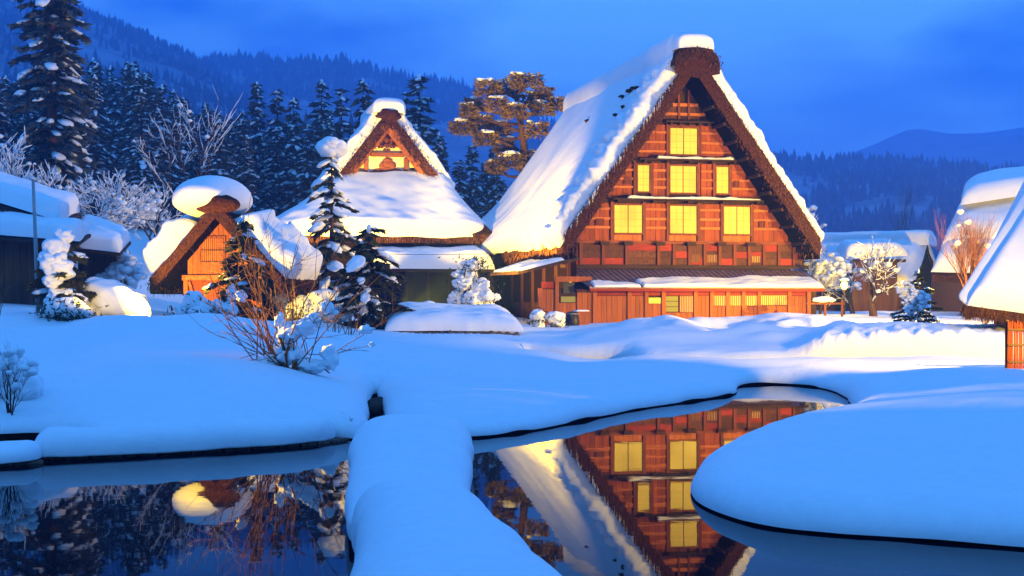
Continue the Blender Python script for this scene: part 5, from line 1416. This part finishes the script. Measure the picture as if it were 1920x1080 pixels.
# --- bare trees: recursive limbs with snow lying along them
def bare_tree(H, seed, spread=.6, depth=4, r0=.12, snow=.6, lumps=.3, lump=.25, upr=.25, stems=1, nb=(2, 4), twist=.25, l0=.34, sn=.022):
    r = np.random.default_rng(seed); tb, sb = MB(), MB()
    def grow(p, d, L, rad, dep):
        n = 4; pts = [p]; dd = d.copy()
        for _ in range(n):
            dd = dd + r.normal(0, twist * .35, 3) + np.array((0, 0, upr * .12)); dd /= np.linalg.norm(dd); pts.append(pts[-1] + dd * L / n)
        pts = np.array(pts); rd = np.linspace(rad, rad * .6, n + 1)
        tb.tube(pts, rd, 6 if dep == depth else (4 if dep > 1 else 3), False)
        if r.random() < snow and abs(dd[2]) < .93:
            sr = rd * .7 + sn * H / 8
            q = pts.copy(); q[:, 2] += rd * .6 + sr * .5
            sr = sr * r.uniform(.6, 1.25, n + 1); sr[0] *= .4; sr[-1] *= .5
            sb.tube(q, sr, 6)
        if dep <= 2 and r.random() < lumps:
            q = lump * r.uniform(.5, 1.3); sb.blob(pts[-1] + (0, 0, q * .3), (q, q, q * .7), lev=1, amp=.3, seed=int(r.integers(1e5)))
        if dep <= 0: return
        for k in range(int(r.integers(nb[0], nb[1] + 1))):
            ax = r.normal(0, 1, 3); ax -= ax.dot(dd) * dd; ax /= np.linalg.norm(ax)
            nd = dd + ax * spread * r.uniform(.5, 1.2); nd /= np.linalg.norm(nd)
            i = int(r.integers(2, n + 1)); grow(pts[i], nd, L * r.uniform(.6, .85), rd[i] * .62, dep - 1)
        if r.random() < .8: grow(pts[-1], dd, L * .75, rd[-1] * .85, dep - 1)
    for k in range(stems):
        a = r.uniform(0, 6.28); d = np.array((math.cos(a) * .25 * (stems > 1), math.sin(a) * .25 * (stems > 1), 1.0)); d /= np.linalg.norm(d)
        grow(np.array((0, 0, -.2)), d, H * l0, r0, depth)
    return tb, sb
def plant_bare(name, label, cat, loc, rot=0, wood='bark', group=None, **kw):
    t = thing(name, label, cat, loc, rot, group); tb, sb = bare_tree(**kw)
    tb.build("branches", M[wood], t); 
    if sb.n: sb.build("snow", M['snow_tree'], t)
    return t
x, y, z = G(352, 84)
plant_bare("snowy_tree", "tall fan-shaped bare tree with snow on every limb above the hut", "tree", (x, y, z), .5, H=13, seed=5, spread=.55, depth=5, r0=.26, snow=.6, lumps=.02, lump=.14, upr=.9, nb=(2, 4), l0=.3, sn=.008)
for i, (px, D, H, sd, lab) in enumerate([(215, 76, 7, 21, "snow-smothered broad tree at the forest edge left of the fan-shaped tree"), (120, 72, 7.5, 25, "snow-smothered tree standing under the tallest cedar"),
        (20, 74, 9, 29, "snow-smothered tree at the left edge above the barn"), (285, 80, 6.5, 33, "snow-smothered small tree just left of the hut snow cap")]):
    x, y, z = G(px, D)
    plant_bare("snow_laden_tree", lab, "tree", (x, y, z), i, H=H, seed=sd, spread=.85, depth=4, r0=.18, snow=.85, lumps=.05, lump=.16, upr=.2, nb=(3, 5), l0=.27)
for i, (px, D, H, sd, lab) in enumerate([(862, 98, 6, 37, "snowy thicket tree right of the carved gable"), (228, 62, 3.2, 39, "round snow-buried shrub on the slope left of the hut"), (515, 88, 6, 44, "snowy broadleaf tree behind the low shaded spruce")]):
    x, y, z = G(px, D)
    plant_bare("snow_laden_tree", lab, "tree", (x, y, z), i, H=H, seed=sd, spread=.9, depth=4, r0=.12, snow=.75, lumps=.25, lump=.2, upr=.15, nb=(3, 4), l0=.26)
x, y, z = G(1510, 82)
plant_bare("snow_laden_tree", "snow-tufted tree peeping past the right roof edge of the farmhouse", "tree", (x, y, z), 0, H=7.0, seed=51, spread=.7, depth=4, r0=.14, snow=.9, lumps=.28, lump=.22, upr=.4, nb=(2, 4), l0=.3)
x, y, z = G(1538, 76)
plant_bare("snow_laden_tree", "low snow-tufted tree right of the porch roof", "tree", (x, y, z), 0, H=4.2, seed=52, spread=.8, depth=4, r0=.1, snow=.9, lumps=.25, lump=.18, upr=.2, nb=(2, 4), l0=.3)
x, y, z = G(1638, 70)
plant_bare("orchard_tree", "gnarled snow-laden orchard tree left of the young spruce", "tree", (x, y, z), .4, H=5.2, seed=54, spread=.8, depth=4, r0=.22, snow=.6, lumps=.06, lump=.16, upr=.25, nb=(3, 4), l0=.28)
x, y, z = G(1600, 76)
plant_bare("orchard_tree", "smaller snow-laden orchard tree beside the glowing garden lamp", "tree", (x, y, z), 1.4, H=4.4, seed=56, spread=.85, depth=4, r0=.15, snow=.6, lumps=.06, lump=.15, upr=.2, nb=(3, 4), l0=.28)
x, y, z = G(1816, 66)
plant_bare("bare_tree", "reddish bare many-stemmed tree before the layered snow house", "tree", (x, y, z), .2, 'twig', H=5.1, seed=57, spread=.42, depth=4, r0=.1, snow=.0, lumps=.006, lump=.18, upr=.7, stems=4, nb=(3, 4), l0=.34)
x, y, z = G(1845, 52)
plant_bare("bare_shrub", "short bare shrub at the foot of the reddish bare tree", "shrub", (x, y, z), .2, 'twig', H=1.1, seed=58, spread=.5, depth=3, r0=.03, snow=.3, lumps=.1, lump=.1, upr=.5, stems=5, nb=(2, 3), l0=.4)
x, y, z = G(1695, 190)
plant_bare("bare_tree", "distant tall bare tree above the far snow deck", "tree", (x, y, z), .2, 'bark', H=17, seed=59, spread=.28, depth=5, r0=.2, snow=.0, lumps=.0, lump=.2, upr=1.2, nb=(2, 3), l0=.32)
x, y, z = G(20, 19.5)
plant_bare("bare_shrub", "bare twiggy shrub half buried in snow at the left edge", "shrub", (x, y, z), .2, 'bark', H=1.15, seed=66, spread=.55, depth=4, r0=.018, snow=.25, lumps=.03, lump=.07, upr=.4, stems=4, nb=(2, 3), l0=.36)
x, y, z = G(-8, 44)
plant_bare("bare_shrub", "lit bare twigs reaching in before the barn", "shrub", (x, y, z), .2, 'twig', H=2.2, seed=68, spread=.5, depth=3, r0=.03, snow=0, lumps=0, lump=.07, upr=.5, stems=3, nb=(2, 3), l0=.36)
x, y, z = G(885, 58)
sh = plant_bare("snow_laden_shrub", "upright snow-laden shrub at the lower left corner of the big roof", "shrub", (x, y, z), 0, H=3.0, seed=70, spread=.55, depth=4, r0=.06, snow=.8, lumps=.12, lump=.15, upr=.4, stems=2, nb=(2, 3), l0=.3)
b = MB()
for dx, zz_, s_ in ((0, 2.55, .33), (-.35, 1.8, .38), (.35, 1.7, .42), (-.55, 1.2, .42), (.1, 1.2, .45), (.6, 1.3, .3), (-.75, .7, .4), (.65, .95, .3), (-.1, 2.1, .35), (.95, 1.25, .2)):
    b.blob((dx, r.uniform(-.3, .2), zz_), (s_, s_ * .8, s_ * .75), lev=3, amp=.35, seed=int(zz_ * 40), freq=2.4)
b.build("snow_load", M['snow_tree'], sh)
cb = MB(); n = 700
C = np.stack([r.normal(.1, .45, n), r.normal(0, .3, n), r.uniform(.1, 2.9, n)], 1); Dv = r.normal(0, 1, (n, 3)); Dv /= np.linalg.norm(Dv, axis=1, keepdims=True)
leaf_tris(cb, C, Dv, r.uniform(.1, .24, n), r.uniform(.02, .05, n), r); cb.build("crown", M['needle'], sh, smooth=False)

# --- long bare twigs of the foreground bush
x, y, z = G(540, 25.5)
bush = thing("bare_bush", "big bare bush of long red twigs on the near snow bank", "bush", (x, y, z))
tb, sb = MB(), MB(); r = np.random.default_rng(8)
tips = []
def twig(p, d, L, rad, dep, bend):
    n = 9; pts = [p]; dd = d / np.linalg.norm(d); side = r.normal(0, 1, 3) * bend
    for _ in range(n):
        dd = dd + side / n + r.normal(0, .05, 3) + np.array((0, 0, .02)); dd /= np.linalg.norm(dd); pts.append(pts[-1] + dd * L / n)
    pts = np.array(pts); tb.tube(pts, np.linspace(rad, rad * .3, n + 1), 5 if dep else 4)
    tips.append(pts[-1])
    if dep:
        for k in range(int(r.integers(2, 6))):
            i = int(r.integers(2, n)); a = r.normal(0, .5, 3); nd = (pts[i + 1] - pts[i]); nd /= np.linalg.norm(nd)
            twig(pts[i], nd + a, L * r.uniform(.25, .6), rad * .55, dep - 1, bend)
    return pts
for k in range(34):
    a = r.uniform(0, 6.28); el_ = r.uniform(.55, 1.45); sp = math.cos(el_)
    d = np.array((math.cos(a) * sp * 1.4, math.sin(a) * sp * .8, math.sin(el_)))
    base = np.array((r.normal(0, .16), r.normal(0, .12), -.1))
    if k % 5 == 0: base = base + (.55 * (1 if k % 2 else -.6), 0, 0)
    twig(base, d, r.uniform(1.3, 2.7), r.uniform(.01, .018), 2 if k % 3 == 0 else 1, .25)
for k in range(5): tb.tube([(r.normal(0, .12), r.normal(0, .1), -.15), (r.normal(0, .12), r.normal(0, .1), .25), (r.normal(0, .2), r.normal(0, .15), .6)], [.04, .032, .02], 6)
tb.build("twigs", M['twig'], bush)
def bp(px, py, D=25.5): return P(px, py, D) - np.array((x, y, z))
for px, py, rx, rz in ((570, 612, 26, 13), (545, 625, 22, 15), (525, 600, 8, 12), (588, 598, 14, 9), (612, 577, 11, 10), (686, 618, 12, 8), (453, 556, 9, 9), (527, 655, 11, 10), (600, 603, 4, 6), (698, 646, 5, 4), (630, 585, 5, 4), (545, 665, 22, 16), (620, 670, 16, 18), (500, 680, 18, 12), (585, 688, 26, 12)):
    c = bp(px, py); sb.blob(c, (rx / 92, rx / 105, rz / 92), lev=3, amp=.4, seed=px, freq=2.3)
sb.build("snow", M['snow_tree'], bush)
# red dogwood-like stems farther back
x2, y2, z2 = G(590, 45)
rw = thing("red_stems", "thin upright red stems behind the foreground bush", "shrub", (x2, y2, z2)); tb = MB()
for k in range(26):
    q = np.array((r.uniform(-1.3, 1.5), r.uniform(-.4, .4), -.1)); d = np.array((r.normal(0, .22), r.normal(0, .1), 1)); t_ = np.linspace(0, 1, 5)[:, None]
    tb.tube(q + d * t_ * r.uniform(.7, 1.6) + np.array((.1, 0, 0)) * t_ ** 2, np.linspace(.013, .005, 5), 4)
tb.build("stems", M['twig'], rw)

# --- snow-wrapped shrub on the right bank
x, y, z = G(1706, 48)
ws = plant_bare("snowy_shrub", "narrow shrub plastered with snow standing on the lit right bank", "shrub", (x, y, z), 0, 'twig', H=1.55, seed=81, spread=.26, depth=4, r0=.03, snow=.9, lumps=.4, lump=.07, upr=.5, stems=5, nb=(2, 3), l0=.34)
# --- snow-covered lumps: shrubs beside the hut, things by the farmhouse
def lumpy(name, label, cat, px, D, spec, leafn=0, seed=0, dz=0):
    p = G(px, D, dz); t = thing(name, label, cat, p); b = MB()
    for i, (dx, dy, dz_, rx, ry, rz_) in enumerate(spec): b.blob((dx, dy, dz_), (rx, ry, rz_), lev=3, amp=.22, seed=seed + i, freq=1.9)
    b.build("snow", M['snow_tree'], t)
    if leafn:
        rr = np.random.default_rng(seed); s_ = np.array(spec); c = MB(); k = rr.integers(0, len(s_), leafn)
        C = s_[k, :3] + rr.normal(0, 1, (leafn, 3)) * s_[k, 3:] * .75 - (0, .1, .15); Dv = rr.normal(0, 1, (leafn, 3)); Dv /= np.linalg.norm(Dv, axis=1, keepdims=True)
        leaf_tris(c, C, Dv, rr.uniform(.12, .26, leafn), rr.uniform(.02, .05, leafn), rr); c.build("foliage", M['needle'], t, smooth=False)
    return t
lumpy("snow_covered_shrub", "clump of round snow balls over a low shrub at the hut door", "shrub", 372, 49.5, [(-.15, 0, .55, .48, .4, .42), (.3, -.1, .35, .4, .35, .35), (.75, 0, .4, .35, .3, .3), (-.5, 0, .25, .4, .35, .3), (1.05, -.1, .3, .3, .3, .28), (.1, -.3, .2, .4, .3, .25), (1.15, .1, .85, .2, .2, .4)], 500, 3)
lumpy("snow_covered_shrub", "snow-buried dark shrub at the foot of the leaning conifer", "shrub", 130, 48, [(0, 0, .35, .5, .4, .35), (.45, -.1, .2, .35, .3, .25), (-.5, 0, .3, .45, .4, .35), (.1, -.3, .1, .3, .2, .16)], 900, 13)
lumpy("snow_heap", "smooth snow heap glowing yellow left of the hut", "snow heap", 205, 51, [(0, 0, .55, 1.0, .9, .75), (.7, .1, .3, .8, .7, .55), (-.5, .2, .9, .5, .5, .45)], 0, 23)
lumpy("snow_covered_shrub", "snow-bound shrub filling the gap between spruce and bushy conifer", "shrub", 600, 56, [(-.6, 0, .6, .6, .5, .5), (.1, 0, .8, .6, .5, .55), (.7, 0, .5, .6, .5, .5), (-1.3, 0, .4, .5, .4, .4), (.2, -.4, .3, .6, .4, .35), (-1.7, .2, .9, .4, .4, .35)], 900, 33)
lumpy("snow_covered_rock", "rounded snow mound right of the bushy conifer", "rock", 790, 58, [(0, 0, .2, 1.0, .8, .8), (-.9, .2, .0, .8, .7, .7), (.6, -.2, .0, .7, .6, .55)], 0, 43)
lumpy("snow_covered_bundle", "blue-shaded snow-covered bundle against the dark flank of the farmhouse", "bundle", 1008, 62, [(0, 0, .55, .36, .4, .34), (.05, -.1, .15, .3, .3, .3)], 200, 53, -.1)
lumpy("snow_covered_bundle", "cream-lit snow-topped bundle beside the wooden box", "bundle", 1042, 62, [(0, 0, .52, .45, .4, .3), (.1, -.1, .25, .3, .3, .25)], 200, 59, -.1)
bt = thing("black_barrel", "black round barrel behind the snow-topped bundle", "barrel", G(1073, 63.5))
b = MB(); b.tube([(0, 0, -.3), (0, 0, .2), (0, 0, .55), (0, 0, .62)], [.3, .33, .28, .15], 14); b.build("shell", M['black'], bt)
b = MB(); b.tube([(0, 0, .5), (0, 0, .53)], [.3, .3], 14); b.build("hoop", M['metal'], bt)
bx_ = thing("wooden_bin", "upright wooden bin with a little snow on its lid by the porch", "bin", G(1090, 64.5), R(12))
zt_ = (CAMH + (HZ - 586) / FPX * 64.5) - bx_.location.z
for i in range(3): pbox("board", bx_, M['door_wood'], -.3 + i * .2, -.105 + i * .2, -.25, -.2, -.5, zt_)
pbox("side", bx_, M['door_wood'], -.3, -.25, -.199, .25, -.5, zt_); pbox("side", bx_, M['door_wood'], .25, .295, -.199, .25, -.5, zt_)
pbox("lid", bx_, M['door_wood'], -.34, .34, -.3, .28, zt_ + .003, zt_ + .05)
snow_slab("lid_snow", bx_, [(-.33, -.29, zt_ + .052), (.33, -.29, zt_ + .052), (.33, .27, zt_ + .052), (-.33, .27, zt_ + .052)], .08, 12, 12, seed=5, er=.1)
# snow-capped stone edging left of the farmhouse
we = thing("stone_edging", "low stone edging under thick snow between the bush and the farmhouse", "wall", G(855, 53))
o_ = np.array(we.location); r = np.random.default_rng(3)
for i in range(16):
    px = 738 + i * 15.2; c = P(px, 631 - .1 * i, 51.9) - o_
    b = MB(); b.blob((0, 0, 0), (.19, .2, .2 + r.uniform(-.03, .05)), lev=1, amp=.35, seed=i); b.build("stone", M['stone'], we, loc=(c[0], c[1] + r.uniform(-.05, .05), c[2] - .05), smooth=False)
snow_slab("snow_cover", we, [P(718, 621, 52.0) - o_, P(988, 622, 52.0) - o_, P(960, 598, 57.5) - o_, P(730, 585, 58) - o_], .55, 90, 50, seed=801, rough=.4, fr=.6, er=.9, jag=(.1, .1, .2, 0))

lumpy("snow_covered_rock", "snow-buried rocks at the left edge below the bare shrub", "rock", 8, 20.6, [(0, 0, .35, .42, .4, .3), (.3, -.1, .12, .3, .3, .22), (-.4, 0, .25, .4, .35, .3)], 0, 63)
# ------------------------------------------------------------------ glowing garden lamp
x, y, z = G(1583, 71)
gl_ = thing("garden_lamp", "glowing yellow garden lamp among snowy branches right of the farmhouse", "lamp", (x, y, z))
lz = 2 + (560 - 535) * 71 / FPX - z
b = MB(); b.tube([(0, 0, -.2), (0, 0, lz - .2)], [.05, .04], 8); b.build("post", M['dark_wood'], gl_)
b = MB(); b.blob((0, 0, lz), (.16, .16, .22), lev=2, amp=0); b.build("globe", M['lamp'], gl_)
b = MB(); b.blob((0, 0, lz + .28), (.26, .26, .12), lev=2, amp=.15, seed=2, flat=.6); b.build("snow", M['snow_tree'], gl_)
ld_ = bpy.data.lights.new("garden_lamp_light", 'POINT'); ld_.energy = 170; ld_.color = WARM; ld_.shadow_soft_size = .2
lo_ = bpy.data.objects.new("garden_lamp_light", ld_); COL.objects.link(lo_); lo_.location = (x, y - .45, z + lz + .05)
# low fence beside it
fe = thing("rail_fence", "low wooden rail fence under snow right of the porch corner", "fence", G(1545, 67))
for i in range(3): pbox("post", fe, M['post'], -.8 + i * .8, -.7 + i * .8, -.05, .05, -.3, .75)
pbox("rail", fe, M['post'], -.85, .95, -.09, -.052, .55, .64)
b = MB(); b.blob((0, 0, .78), (.5, .18, .14), lev=2, amp=.3, seed=2); b.build("snow", M['snow_tree'], fe)

# dark lumps added to blacken shaded gaps of the snow
for i, (px, D, rx, lab) in enumerate([(704, 25.5, .16, "added dark lump shading the gap where the footbridge meets the banks"), (25, 20.6, .5, "added dark lump in the crevice behind the left shore kerb"), (598, 21.6, .3, "small added dark lump behind the right end of the left kerb")]):
    b = MB(); b.blob((0, 0, 0), (rx, .3 if i else 1.2, .16), lev=2, amp=.3, seed=i + 3)
    o = b.build("rock", M['soil'], loc=((px - 960) / FPX * D, D, .12 if i else .05)); tag(o, lab, "rock")
